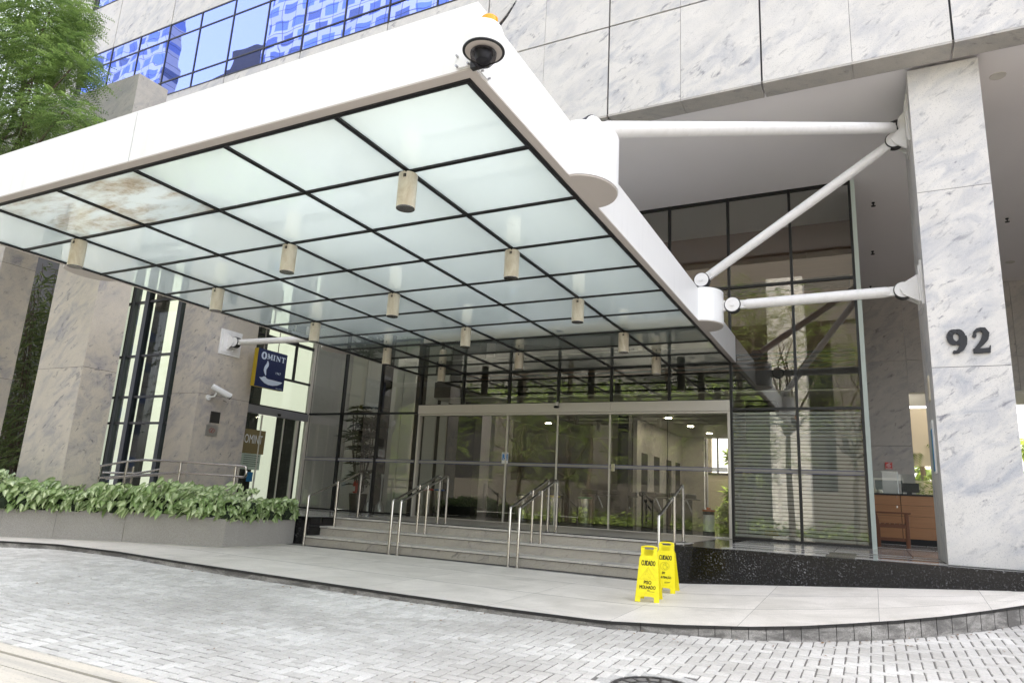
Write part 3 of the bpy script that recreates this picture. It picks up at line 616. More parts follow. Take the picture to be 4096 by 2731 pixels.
m.build('backrest',wood,ch,local=True); lb(-.37,-.335,-.26,.26,.86,.91).build('top_rail',wood,ch,local=True)

# ---- things standing inside the lobby
def bin_(x,y,col,lab,h=.43,r=.11):
    t=thing('waste_bin',lab,'bin',(x,y,F),'steel recycling bins behind the entrance glass')
    MB().lathe([(r*.96,F),(r,F+.01),(r,F+h),(r*.95,F+h)],x,y,28).build('steel_drum',steel,t,smooth=True); MB().lathe([(r*1.04,F+h),(r*1.05,F+h+.02),(r*.8,F+h+.03),(0,F+h+.03)],x,y,28).build('lid_ring',col,t,smooth=True)
bg_=mat('bin_green',(.02,.22,.08),.4); by_=mat('bin_yellow',(.6,.45,.02),.4); bb_=mat('bin_blue',(.02,.12,.4),.4)
bin_(-6.76,10.3,red,'steel bin with red rim, leftmost behind the entrance doors',.44,.09); bin_(-6.54,10.3,bb_,'steel bin with blue rim beside the red-rimmed one',.44,.09)
bin_(-4.98,10.4,blk,'steel bin with dark rim behind the second door leaf'); bin_(-4.43,10.4,by_,'steel bin with yellow rim between the handrails'); bin_(-3.89,10.4,bg_,'steel bin with green rim behind the third door leaf')
t=thing('ash_bin','squat cylinder bin with orange lid, pale body and dark base behind right door','bin',(-1.98,10.35,F))
MB().lathe([(.082,F),(.082,F+.06)],-1.98,10.35,24).build('base',blk,t,smooth=True); MB().lathe([(.08,F+.06),(.08,F+.29)],-1.98,10.35,24).build('body',paper,t,smooth=True); MB().lathe([(.081,F+.29),(.081,F+.335)],-1.98,10.35,24).build('dark_band',blk,t,smooth=True)
MB().lathe([(.088,F+.335),(.088,F+.36),(.03,F+.365),(.03,F+.39),(0,F+.39)],-1.98,10.35,24).build('orange_lid',orange_p,t,smooth=True)
ex=thing('fire_extinguisher','red fire extinguisher behind the left glass wall','fire extinguisher',(-8.37,10.3,F)); MB().lathe([(.05,-.12),(.052,-.11),(.052,.06),(.03,.10),(.012,.12),(0,.12)],-8.37,10.3,18).build('cylinder',red,ex,smooth=True)
MB().lathe([(.05,F),(.055,F+.02),(.05,-.13)],-8.37,10.3,18).build('chrome_stand',steel,ex,smooth=True); MB().box(-8.38,-8.36,10.24,10.3,.12,.16).box(-8.40,-8.36,10.27,10.29,.15,.17).build('valve',blk,ex); MB().box(-8.40,-8.345,10.246,10.25,-.09,.0).build('label_plate',paper,ex)
for x,l in ((-8.08,'tall stand ashtray nearest the fire extinguisher'),(-7.82,'tall stand ashtray to the right of its twin')):
    t=thing('stand_ashtray',l,'ashtray',(x,10.35,F),'stand ashtrays behind the left glass')
    MB().lathe([(.09,F),(.09,F+.03),(.075,F+.13),(.03,F+.20),(.014,F+.22)],x,10.35,20).build('bell_base',steel_d,t,smooth=True); MB().lathe([(.014,F+.22),(.014,.14),(.03,.2),(.03,.24),(.024,.24)],x,10.35,14).build('stem',steel_d,t,smooth=True)
for k,(x,l) in enumerate(((-4.40,'leftmost dark tripod turnstile in the lobby'),(-3.90,'second dark tripod turnstile from the left'),(-3.34,'third dark tripod turnstile, behind the right handrails'),(-2.82,'rightmost dark tripod turnstile in the lobby'))):
    t=thing('turnstile',l,'turnstile',(x,12.1,F),'tripod turnstiles in the lobby')
    MB().box(x-.10,x+.10,11.95,12.6,F,.08).build('cabinet',blk,t,bevel=.01); MB().box(x-.14,x+.16,11.9,12.65,.08,.16).build('top_cover',blk,t,bevel=.02); m=MB()
    for a in (0,-115,-65): m.tube([(x+.13,12.0,.07),(x+.13+.24*math.cos(math.radians(a)),12.0,.07+.24*math.sin(math.radians(a)))],.012,8)
    m.build('tripod_arms',steel_d,t)

# ============================================================ LEFT SHOP
sh=thing('shop_unit','small shop with cream lit interior and dark mullions between the left pillars','shop',(-11,9,F))
m=MB(); 
for x,h in ((-13.1,.04),(-12.68,.06),(-11.65,.055),(-10.9,.05),(-9.95,.05)): m.box(x-h,x+h,8.5,8.62,F,4.44)
m.build('mullion',slate,sh); m=MB()
for z in (F+.03,.97,1.48,2.30,3.42,4.40): m.box(-13.4,-9.9,8.52,8.60,z-.02,z+.02)
m.build('transom',blk,sh)
MB().box(-13.4,-9.9,8.55,8.556,F,4.42).build('window_glass',shopglass,sh)
MB().box(-13.4,-9.42,10.6,10.7,F,4.4).box(-13.5,-13.4,8.6,10.6,F,4.4).build('cream_wall',lit,sh)
MB().box(-13.4,-9.42,8.6,10.6,4.3,4.4).build('bright_ceiling',lit2,sh)
m=MB()
m.box(-12.60,-12.27,8.64,8.72,F,4.3); m.box(-13.4,-13.2,8.64,8.72,F,4.3); m.box(-10.66,-10.34,9.4,9.6,F,4.3)
m.build('dark_column',dark_w,sh)
shg=thing('shop_glass_front','glass side front of the shop with a sliding door and steel header','glass wall',(-9.35,9.1,F)); XS=-9.354
MB().box(XS-.006,XS,8.38,9.88,F,1.13).box(XS-.006,XS,8.38,9.88,1.29,4.43).build('glass_pane',shopglass,shg)
MB().box(XS-.03,XS+.045,8.375,9.865,1.14,1.275).build('steel_header',mat('grey_header',(.28,.28,.30),.4,.5),shg,bevel=.004)
MB().box(XS-.02,XS+.03,8.375,9.865,1.277,1.30).box(XS-.03,XS+.03,9.86,9.92,1.3,4.43).build('black_frame',blk,shg)
MB().box(XS-.02,XS+.035,9.60,9.64,F,1.13).box(XS-.02,XS+.012,8.78,8.79,F,1.13).box(XS-.02,XS+.012,9.30,9.31,F,1.13).box(XS-.03,XS+.04,9.84,9.895,F,4.43).build('pale_stile',alu,shg)
MB().lathe([(0,1.15),(.03,1.155),(.04,1.19),(0,1.2)],XS+.05,9.12,14).build('door_sensor',blk,shg,smooth=True)
MB().box(-10.2,-9.6,9.93,9.98,F,1.3).build('dark_return',dark_w,shg)
# lintel with lit pane above the shop door (dark bars)
MB().box(XS-.02,XS+.02,8.38,9.84,1.82,1.86).box(XS-.02,XS+.02,8.38,9.84,2.5,2.56).box(XS-.02,XS+.02,9.38,9.42,1.86,4.43).build('upper_bars',blk,shg)
# poster on the shop glass
ps=thing('shop_poster','orange and white poster stuck inside the shop door','poster',(XS,8.8,.3)); 
o=MB().box(XS-.012,XS-.008,8.45,8.92,.45,.86).build('orange_field',mat('poster_tan',(.34,.22,.11),.5),ps); MB().box(XS-.012,XS-.008,8.45,8.87,.18,.448).build('white_field',paper,ps)
fn=lambda u,v:(XS+.0006,8.45+.47*u,.45+.41*v); mm=MB(); put_text(mm,'OMINT',fn,.02,.86,.42,.78); sub(mm,'poster_word',paper,o)
mm=MB(); 
for k in range(6): ribbon(mm,lambda u,v:(XS+.0006,8.45+.42*u,.18+.27*v),[(.1,.88-.13*k),(.9-.07*(k%3),.88-.13*k)],.03)
mm.build('poster_lines',ink,ps)
MB().box(XS-.012,XS-.008,8.62,8.75,-.02,.14).build('blue_notice',blue_s,ps)
for x,y,z,l in ((-12.28,9.3,2.35,'left one of two maroon lamp shades hanging in the shop window'),(-11.38,9.3,2.55,'right one of two maroon lamp shades, half hidden by the pillar')):
    t=thing('pendant_lamp',l,'lamp',(x,y,z),'maroon pendant lamps in the shop'); MB().lathe([(.13,z),(.085,z+.26)],x,y,20).build('lamp_shade',mat('maroon_shade',(.12,.02,.02),.7),t,smooth=True); MB().tube([(x,y,z+.26),(x,y,4.3)],.006,6).build('cord',blk,t)
t=thing('table_lamp','dark shaded table lamp standing low in the shop window','lamp',(-12.1,9.2,F)); MB().lathe([(.15,.25),(.10,.48)],-12.1,9.2,20).build('lamp_shade',mat('dark_shade',(.03,.025,.02),.7),t,smooth=True); MB().tube([(-12.1,9.2,F),(-12.1,9.2,.3)],.012,8).build('stand',blk,t)

# hanging shop sign (faces +X)
hs=thing('hanging_sign','navy hanging box sign with white flame and bowl emblem beside the pillar','sign',(-9.0,8.47,1.54))
XO=-8.95; y0,y1,z0,z1=8.147,8.80,1.543,2.185
MB().box(XO-.10,XO-.004,y0+.004,y1-.004,z0,z1).build('sign_box',mustard,hs); o=MB().box(XO-.004,XO,y0,y1,z0-.002,z1+.002).build('sign_face',navy,hs)
fn=lambda u,v:(XO+.0012+random.random()*.0012,y0+(y1-y0)*u,z0+(z1-z0)*v)
mm=MB()
ribbon(mm,fn,arc(.20,.83,.065,.085,90,450,22),[.03+.03*abs(math.cos(math.radians(90+360*i/22))) for i in range(23)])
def bar(a,b,w_): ribbon(mm,fn,[a,b],w_)
def serif(x,y,w_=.06): ribbon(mm,fn,[(x-w_/2,y),(x+w_/2,y)],.012)
bar((.335,.765),(.345,.90),.018); bar((.345,.90),(.40,.78),.035); bar((.40,.78),(.455,.90),.016); bar((.455,.90),(.465,.765),.038); serif(.335,.765,.05); serif(.465,.765,.07); serif(.335,.90,.05); serif(.465,.90,.06)
bar((.545,.765),(.545,.90),.038); serif(.545,.765,.075); serif(.545,.90,.075)
bar((.64,.765),(.64,.90),.016); bar((.64,.90),(.75,.77),.036); bar((.75,.765),(.75,.90),.016); serif(.64,.765,.05); serif(.635,.90,.05); serif(.75,.90,.05)
bar((.87,.765),(.87,.90),.038); bar((.80,.897),(.94,.897),.018); serif(.87,.765,.075); bar((.803,.87),(.803,.90),.014); bar((.937,.87),(.937,.90),.014)
mm.build('sign_lettering',sign_w,hs)
mm=MB(); ribbon(mm,fn,[(.335,.72),(.345,.69),(.352,.65),(.345,.60),(.315,.55),(.29,.50),(.285,.45),(.30,.40),(.325,.34),(.335,.315)],[.004,.04,.075,.095,.10,.09,.085,.07,.035,.004])
poly(mm,fn,[(.12,.245),(.19,.245),(.23,.26),(.27,.285),(.33,.285),(.37,.25),(.42,.235),(.60,.235),(.93,.225),(.86,.165),(.76,.12),(.60,.085),(.45,.085),(.32,.115),(.20,.18)]); mm.build('flame_and_bowl',sign_w,hs)
mm=MB(); put_text(mm,'1967',fn,.66,.84,.41,.47); ribbon(mm,fn,[(.72,.037),(.80,.037)],.012); ribbon(mm,fn,[(.82,.037),(.95,.037)],.012); mm.build('small_lettering',sign_w,hs)
MB().tube([(XO-.05,8.30,z1),(XO-.05,8.30,4.44)],.008,8).tube([(XO-.05,8.62,z1),(XO-.05,8.62,4.44)],.008,8).build('hanging_rod',steel,hs)

# plaques & bullet camera on pillar 3 (face X=-9.268)
XP=-9.268
MB().box(XP,XP+.012,7.635,7.815,.865,1.045).build('dark_plaque',mat('dark_plate',(.05,.048,.045),.35,.5),label='upper dark square plaque on the stone pillar',cat='plaque')
t=thing('emblem_plaque','lower silver plaque with a red leaf-shaped emblem on the pillar','plaque',(XP,7.67,.68)); o=MB().box(XP,XP+.014,7.585,7.80,.655,.825).build('plaque_plate',steel_d,t,bevel=.002)
fn=lambda u,v:(XP+.0152,7.585+.215*u,.655+.17*v); mm=MB(); ribbon(mm,fn,[(.25,.5),(.42,.72),(.62,.70),(.52,.48),(.32,.3),(.25,.5)],.04); ribbon(mm,fn,[(.45,.3),(.62,.3),(.78,.55),(.62,.7),(.5,.5),(.45,.3)],.04); sub(mm,'emblem',mat('emblem_red',(.35,.03,.03),.5),o)
bc_=thing('bullet_camera','white bullet security camera on a wall arm on the stone pillar','security camera',(XP,7.6,1.25))
m=MB(); d=Vector((.16,.42,-.18)).normalized(); p=Vector((XP+.13,7.50,1.40)); q=p+d*.27
m.tube([p,q],[.036,.039],16); m.build('camera_body',paper,bc_,smooth=True); m=MB(); m.tube([p-d*.01+Vector((0,0,.02)),q+d*.05+Vector((0,0,.02))],[.042,.044],16); m.build('sun_shield',white,bc_,smooth=True); MB().tube([q+d*.035,q+d*.052],.032,14).build('lens_window',blk,bc_,smooth=True)
MB().tube([(XP+.13,7.58,1.34),(XP+.12,7.56,1.27),(XP+.0,7.54,1.25)],.014,10).build('wall_arm',paper,bc_,smooth=True); MB().tube([(XP,7.54,1.25),(XP+.02,7.54,1.25)],.045,16).build('wall_flange',paper,bc_,smooth=True)
MB().tube([(XP+.012,7.83,1.245),(XP+.012,7.9,1.23)],.004,6).build('cable',blk,bc_)

# number 92 on the right pillar
nb=thing('house_number','dark serif house number 92 fixed to the stone pillar','house number',(.985,7.33,1.42))
def digit(pts,ws,dots,x0,x1,z0,z1):
    m=MB(); fn0=lambda u,v:(x0+(x1-x0)*u,7.318-random.random()*.003,z0+(z1-z0)*v)
    b=MB(); 
    for p,w_ in zip(pts,ws): ribbon(b,fn0,p,w_)
    for d_ in dots: poly(b,fn0,d_)
    vs=b.v+[(a,7.338,c) for a,_,c in b.v]; n=len(b.v); fs=list(b.f)
    from collections import Counter
    fs2=[tuple(i+n for i in f) for f in b.f]; ed=Counter()
    for f in b.f:
        for i in range(len(f)): ed[frozenset((f[i],f[(i+1)%len(f)]))]+=1
    side=[]
    for f in b.f:
        for i in range(len(f)):
            e=(f[i],f[(i+1)%len(f)])
            if ed[frozenset(e)]==1: side.append((e[0],e[1],e[1]+n,e[0]+n))
    m.add(vs,fs+fs2+side); return m
o9=arc(.46,.68,.31,.24,0,360,24); w9=[.13+.20*abs(math.cos(math.radians(360*i/24))) for i in range(25)]
t9=[(.80,.70),(.82,.58),(.80,.42),(.70,.25),(.52,.10),(.30,.03)]
digit([o9,t9],[w9,[.37,.38,.36,.28,.17,.05]],[arc(.33,.07,.10,.07,0,330,12)],.818,.975,1.418,1.648).build('digit_nine',num_m,nb)
t2=[(.14,.70),(.18,.82),(.32,.92),(.50,.955),(.68,.90),(.76,.76),(.72,.62),(.56,.44),(.36,.28),(.14,.12),(.06,.06)]
digit([t2,[(.04,.075),(.92,.085)],[(.86,.04),(.94,.28)]],[[.08,.14,.15,.14,.26,.38,.35,.26,.18,.14,.12],.19,[.12,.04]],[arc(.17,.70,.11,.085,0,330,12)],1.008,1.155,1.420,1.648).build('digit_two',num_m,nb)
# signs on the pillar's left side
XR=.681
t=thing('notice_plate','small cream notice high on the inner side of the numbered pillar','notice',(XR,7.8,.8)); MB().box(XR-.012,XR,7.74,7.88,1.06,1.30).build('plate',cream,t)
t=thing('rate_board','tall coloured price board on the inner side of the numbered pillar','notice board',(XR,7.75,.5)); MB().box(XR-.014,XR,7.70,7.90,.36,.86).build('board',paper,t); o=MB().box(XR-.016,XR-.0142,7.71,7.76,.38,.78).box(XR-.016,XR-.0142,7.78,7.81,.38,.78).build('blue_columns',blue_s,t); MB().box(XR-.016,XR-.0142,7.82,7.89,.38,.78).build('green_column',bg_,t)

# ============================================================ CANOPY
cn=thing('glass_canopy','big white-edged canopy of frosted glass panels over the entrance','canopy',(-4.14,6.2,1.95))
CX=[-1.558,-2.429,-3.316,-4.189,-5.062,-5.94,-6.80]; CY=[2.60,3.315,4.058,4.80,5.541,6.278,7.01,7.75,8.475,9.19,9.862]
xr,xl,yf,yb=-1.483,-6.875,2.52,9.865
m=MB(); m.box(xl,-4.124,yf,yf+.03,1.954,2.321); m.box(-4.116,xr,yf,yf+.03,1.954,2.321); m.build('front_fascia',white,cn); MB().box(-4.123,-4.117,yf+.008,yf+.028,1.956,2.319).build('fascia_joint',gasket,cn)
MB().box(xr-.03,xr,yf+.0305,yb,1.954,2.321).build('side_fascia',white,cn); MB().box(xl,xl+.03,yf+.0305,yb,1.954,2.321).build('side_fascia',white,cn)
m=MB(); m.box(xl,-4.1215,yf,yf+.062,1.944,1.9535); m.box(-4.1185,xr,yf,yf+.062,1.944,1.9535); m.box(xr-.055,xr,yf+.0625,yb,1.944,1.9535); m.box(xl,xl+.055,yf+.0625,yb,1.944,1.9535); m.build('beige_flange',flange,cn)
m=MB()
for x in CX: m.box(x-.016,x+.016,yf+.07,yb,1.938,1.956)
for y in CY: m.box(xl+.06,xr-.058,y-.0155,y+.0155,1.9385,1.9565)
m.box(xl+.056,xr-.056,yf+.0625,yf+.095,1.9383,1.9568); m.box(xr-.09,xr-.0555,yf+.07,yb,1.9384,1.9569)
m.build('glazing_bars',blk,cn)
m=MB()
for x in CX: m.box(x-.004,x+.004,yf+.09,yb,1.934,1.938)
for y in CY: m.box(xl+.06,xr-.058,y-.004,y+.004,1.9342,1.9383)
m.build('sealant_lines',gasket,cn)
for i,(a,b) in enumerate(zip(CX[:-1],CX[1:])):
    for j,(c,d_) in enumerate(zip(CY[:-1],CY[1:])):
        st=(i in (3,4) and j==0)
        MB().box(b+.012,a-.012,c+.012,d_-.012,1.950,1.958).build('glass_panel',milkstain if st else milkglass,cn,label='rust-stained glass panel' if st else None)
MB().box(xl+.03,xr-.03,7.25,yb,2.30,2.318).build('light_blocking_deck',white,cn)  # unseen opaque deck added to keep light off the rear glass panels
m=MB()   # steel beams over the glass
for x in CX[1:-1:2]: m.box(x-.02,x+.02,yf+.05,yb,2.06,2.26)
m.build('steel_beam',white,cn)
for s,x0 in ((1,xr),(-1,xl)):
    for yc in (4.01,7.76):
        P=[(x0+s*.22*math.sin(math.radians(a)),yc-.27*math.cos(math.radians(a))) for a in range(0,181,9)]
        m=MB(); m.prism(P if s>0 else P[::-1],1.955,2.335); o=m.build('curved_bracket_housing',white,cn,smooth=True)
        m=MB(); m.prism([(x0+s*.212*math.sin(math.radians(a)),yc-.262*math.cos(math.radians(a))) for a in range(0,181,9)],1.944,1.9545); sub(m,'housing_underside',flange,o)
# downlights hanging under the canopy
def lamp(x,y,lab):
    t=thing('canopy_downlight',lab,'lamp',(x,y,1.69),'cream cylinder downlights under the canopy')
    MB().lathe([(.0,1.925),(.058,1.923),(.0615,1.918),(.0615,1.690),(.058,1.690),(.058,1.70)],x,y,28).build('housing',cream,t,smooth=True)
    MB().lathe([(.0595,1.684),(.0595,1.6905),(.052,1.6905),(.045,1.74),(.02,1.77),(0,1.77)],x,y,28).build('reflector',refl,t,smooth=True)
    m=MB(); m.box(x+.006,x+.026,y-.0622,y-.055,1.888,1.893); m.box(x+.006,x+.026,y-.0622,y-.055,1.896,1.901); m.box(x+.006,x+.026,y-.0622,y-.055,1.880,1.885); m.box(x+.018,x+.026,y-.061,y-.05,1.915,1.922); m.build('vent_slot',darkm,t)
    MB().lathe([(.012,1.92),(.012,1.94)],x,y,10).build('stem',darkm,t)
oo=['frontmost','second from the front','middle','second from the back','rearmost']
for k,r in enumerate((1,3,5,7,9)):
    lamp(CX[1],CY[r],f'cream cylinder downlight, {oo[k]} in the right-hand row of the canopy')
for k,r in enumerate((2,4,6,8)):
    lamp(CX[3],CY[r],f'cream cylinder downlight, {["frontmost","second from the front","third from the front","rearmost"][k]} in the middle row of the canopy')
for k,r in enumerate((1,3,5,7,9)):
    lamp(CX[5],CY[r],f'cream cylinder downlight, {oo[k]} in the left-hand row of the canopy')

# struts
def strut(lab,A,B,r=.056,pa=True,pb=True,g='white tubular struts holding the canopy'):
    A=Vector(A);B=Vector(B); d=(B-A).normalized(); t=thing('support_strut',lab,'strut',tuple((A+B)/2),g)
    MB().tube([A+d*.12,A+d*.16,B-d*.16,B-d*.12],[r*.8,r,r,r*.8],22).build('tube',rod_m,t,smooth=True)
    side=d.cross(Vector((0,0,1))).normalized(); up=side.cross(d).normalized()
    for P,s,on in ((A,1,pa),(B,-1,pb)):
        if not on: continue
        m=MB(); e=d*s
        vs=[]
        for k in (-.028,.028):
            for q in (P-e*.06+up*.05,P-e*.06-up*.05,P+e*.30-up*r*.7,P+e*.30+up*r*.7): vs.append(q+side*k)
        m.add(vs,[(0,1,2,3),(7,6,5,4),(0,4,5,1),(1,5,6,2),(2,6,7,3),(3,7,4,0)]); m.build('fork_plate',rod_m,t)
        MB().tube([P-side*.040,P+side*.040],.090,24).build('pin_washer',gasket,t,smooth=True); m=MB(); m.tube([P-side*.05,P+side*.05],.080,24); m.build('pin_disc',rod_m,t,smooth=True); m=MB(); m.tube([P-side*.068,P+side*.068],.022,12); m.build('pin_bolt',rod_m,t,smooth=True)
strut('upper white strut running level from the front bracket to the pillar top',(-1.46,4.03,2.42),(.585,7.80,4.02),.058)
strut('diagonal white strut from the rear bracket up to the pillar top',(-1.50,7.78,2.50),(.545,7.78,3.86),.052)
strut('lower horizontal white strut from rear bracket to numbered pillar',(-1.16,7.78,2.175),(.52,7.78,2.19),.056)
strut('white strut on the left side linking canopy and stone pillar',(-6.98,7.80,2.16),(-9.12,7.80,2.205),.05)
MB().prism([(-1.48,2.02),(-1.22,2.13),(-1.22,2.22),(-1.48,2.33)],7.75,7.81,'y').build('gusset_plate',rod_m,cn)
def wallplate(lab,x,s,y0,y1,z0,z1,pins):
    t=thing('wall_bracket',lab,'bracket',(x,(y0+y1)/2,z0),'steel brackets on the pillars'); MB().box(min(x,x+s*.018),max(x,x+s*.018),y0,y1,z0,z1).build('base_plate',rod_m,t,bevel=.002)
    MB().box(min(x+s*.0185,x+s*.03),max(x+s*.0185,x+s*.03),y0+.04,y1-.04,z0+.04,z1-.04).build('upper_plate',rod_m,t)
    for px,py,pz in pins:
        m=MB(); m.prism([(x+s*.03,pz-.14),(px,pz-.06),(px-s*.04 if False else px+s*.03,pz),(px,pz+.06),(x+s*.03,pz+.14)],py-.075,py-.055,'y'); m.prism([(x+s*.03,pz-.14),(px,pz-.06),(px+s*.03,pz),(px,pz+.06),(x+s*.03,pz+.14)],py+.055,py+.075,'y'); m.build('gusset_plate',rod_m,t)
wallplate('tall steel bracket at the top of the numbered pillar',.681,-1,7.56,8.02,3.74,4.26,[(.585,7.80,4.02),(.545,7.78,3.86)])
wallplate('steel bracket halfway up the numbered pillar',.681,-1,7.56,8.02,1.98,2.43,[(.52,7.78,2.19)])
wallplate('square white bracket plate on the left stone pillar',XP,1,7.60,8.03,1.99,2.41,[(-9.12,7.80,2.205)])

# dome camera, beacon, plates at the canopy corner
dc=thing('dome_camera','large white dome security camera hung on the front corner of the canopy','security camera',(-1.37,2.43,1.86)); cx_,cy_=-1.372,2.425
MB().lathe([(0,2.083),(.05,2.081),(.078,2.065),(.092,2.03),(.098,1.99),(.0985,1.948)],cx_,cy_,40).build('housing',paper,dc,smooth=True)
MB().lathe([(.0985,1.948),(.1,1.945),(.0995,1.941),(.096,1.940)],cx_,cy_,40).build('black_rim',blk,dc,smooth=True); MB().lathe([(.096,1.9405),(.060,1.9385)],cx_,cy_,40).build('base_ring',flange,dc,smooth=True)
MB().lathe([(.062,1.933),(.062,1.925),(.058,1.9),(.045,1.882),(.025,1.872),(0,1.869)],cx_,cy_,32).build('clear_dome',glass('dome_glass',(.55,.55,.57),.12),dc,smooth=True)
MB().lathe([(.040,1.932),(.042,1.912),(.033,1.893),(.015,1.884),(0,1.883)],cx_,cy_,24).build('lens_unit',mat('lens_housing',(.10,.10,.105),.3),dc,smooth=True)
MB().box(-1.575,-1.497,2.508,2.518,1.90-.0+.06,2.03).build('mounting_plate',white,dc); MB().box(-1.482,-1.474,2.55,2.66,1.96,2.04).build('mounting_plate',white,dc)
m=MB()
for x,z in ((-1.57,2.022),(-1.503,2.016),(-1.568,1.965),(-1.503,1.963)): MB().tube([(x,2.508,z),(x,2.492,z)],.006,8).build('bolt',steel_d,dc)
for y in (2.58,2.65): MB().tube([(-1.474,y,1.965),(-1.46,y,1.965)],.006,8).build('bolt',steel_d,dc)
MB().prism([(-1.49,1.935),(-1.40,1.935),(-1.36,1.99),(-1.40,2.06),(-1.49,2.06)],2.50,2.53,'y').build('corner_arm',gasket,dc)
bn=thing('warning_beacon','small amber warning beacon above the dome camera','beacon',(-1.378,2.47,2.09)); MB().lathe([(.040,2.085),(.040,2.118)],-1.378,2.47,20).build('clear_base',glass('amber_glass',(.95,.6,.1),.08),bn,smooth=True); MB().lathe([(.041,2.118),(.041,2.150),(.036,2.156),(0,2.158)],-1.378,2.47,20).build('amber_cap',amber,bn,smooth=True); MB().lathe([(.022,2.086),(.022,2.117),(0,2.118)],-1.378,2.47,14).build('bulb',amber,bn,smooth=True)
tn=thing('feather_brush','frayed grey cable sticking up behind the amber beacon','cable',(-1.33,2.5,2.1)); m=MB(); m.tube([(-1.355,2.5,2.11),(-1.30,2.5,2.17),(-1.255,2.5,2.235)],[.008,.006,.003],8); m.build('stem',gasket,tn)
m=MB()
for k in range(160):
    t_=random.random(); p=Vector((-1.345+.09*t_,2.5,2.122+.11*t_)); a=random.random()*6.28; q=p+Vector((math.cos(a)*.016+.006,math.sin(a)*.016,random.uniform(0,.016))); s_=Vector((.0012,0,-.0012)); m.add([p-s_,p+s_,q],[(0,1,2)])
m.build('bristles',steel_d,tn)

# ============================================================ HANDRAILS
def rail(lab,x,y0=7.05,zt0=-.165,y1=8.05,zt1=.165,single=False):
    t=thing('handrail',lab,'handrail',(x,7.5,-.81),'steel handrails on the entrance steps'); r=.0155
    P=[(x,y0,zside(x,y0)),(x,y0,zt0-.035),(x,y0+.006,zt0-.012),(x,y0+.025,zt0),(x,y0+.055,zt0+.006)]
    e=[(x,y1-.05,zt1+.0),(x,y1-.015,zt1+.004),(x,y1+.012,zt1-.006),(x,y1+.024,zt1-.035),(x,y1+.024,F)]
    MB().tube(P+[(x,y0+.10,zt0+.02)]+[(x,y0+.10+(y1-.09-y0-.10)*k/4,zt0+.02+(zt1-.02-zt0-.02)*k/4) for k in range(1,5)]+e,r,14).build('rail_tube',steel,t,smooth=True)
    ym=7.56; zm=np.interp(ym,[y0+.10,y1-.09],[zt0+.02,zt1-.02])
    MB().tube([(x+.03,ym,-.567),(x+.03,ym,zm+.03)],.0145,12).build('middle_post',steel,t,smooth=True)
    MB().tube([(x+.03,ym,zm-.02),(x,ym,zm-.01)],.006,8).tube([(x,ym-.02,zm-.008),(x,ym+.02,zm+.008)],.021,14).build('clamp',steel_d,t,smooth=True)
    for a,b,z in ((x,y0,zside(x,y0)),(x,y1+.024,F),(x+.03,ym,-.567)): MB().lathe([(.028,z),(.028,z+.006),(.016,z+.008)],a,b,16).build('floor_flange',steel,t,smooth=True)
rail('steel handrail nearest the planter at the left end of the steps',-6.45)
rail('left rail of the central-left handrail pair',-5.09); rail('right rail of the central-left handrail pair',-4.965)
rail('left rail of the central-right handrail pair',-3.475); rail('right rail of the central-right handrail pair',-3.36)
rail('single steel handrail at the right end of the steps behind yellow signs',-1.80)
# ramp railing behind the planter
def sc(x,z,Y=7.22): k=Y/6.7; return (.134+(x-.134)*k,Y,-.088+(z+.088)*k)
rr=thing('ramp_railing','double-bar steel railing along the ramp behind the hedge','railing',(-9,7.22,-.6))
T_=[sc(*p) for p in ((-15.8,.04),(-12.5,.0),(-10.347,.09),(-9.75,.174),(-9.369,.199),(-8.574,.191),(-8.305,.184),(-7.469,.161),(-7.31,.155),(-7.275,.14),(-7.262,.09),(-7.262,.04),(-7.285,.02),(-7.33,.017),(-7.6,.025),(-8.57,.04),(-9.7,-.04),(-10.35,-.09))]
MB().tube(T_,.018,12).build('upper_rail',steel,rr,smooth=True)
m=MB()
for x,z in ((-10.4,.08),(-9.76,.17),(-8.574,.19),(-7.469,.16)): p=sc(x,z); m.tube([(p[0],p[1],-.80),(p[0],p[1],p[2]+.01)],.02,12)
m.build('post',steel,rr,smooth=True)
T2_=[sc(x,z,7.6) for x,z in ((-10.3,-.01),(-9.5,.0),(-8.6,.13),(-8.36,.155),(-8.33,.13),(-8.33,.05),(-8.36,.025),(-9.4,-.03),(-10.2,-.10))]
r2_=thing('ramp_railing','second steel railing loop just behind the first, ending at the pillar','railing',(-9,7.6,-.6)); MB().tube(T2_,.018,12).build('upper_rail',steel,r2_,smooth=True)
m=MB()
for x in (-8.55,-9.6): p=sc(x,.1,7.6); m.tube([(p[0],7.6,-.45),(p[0],7.6,p[2])],.018,12)
m.build('post',steel,r2_,smooth=True)

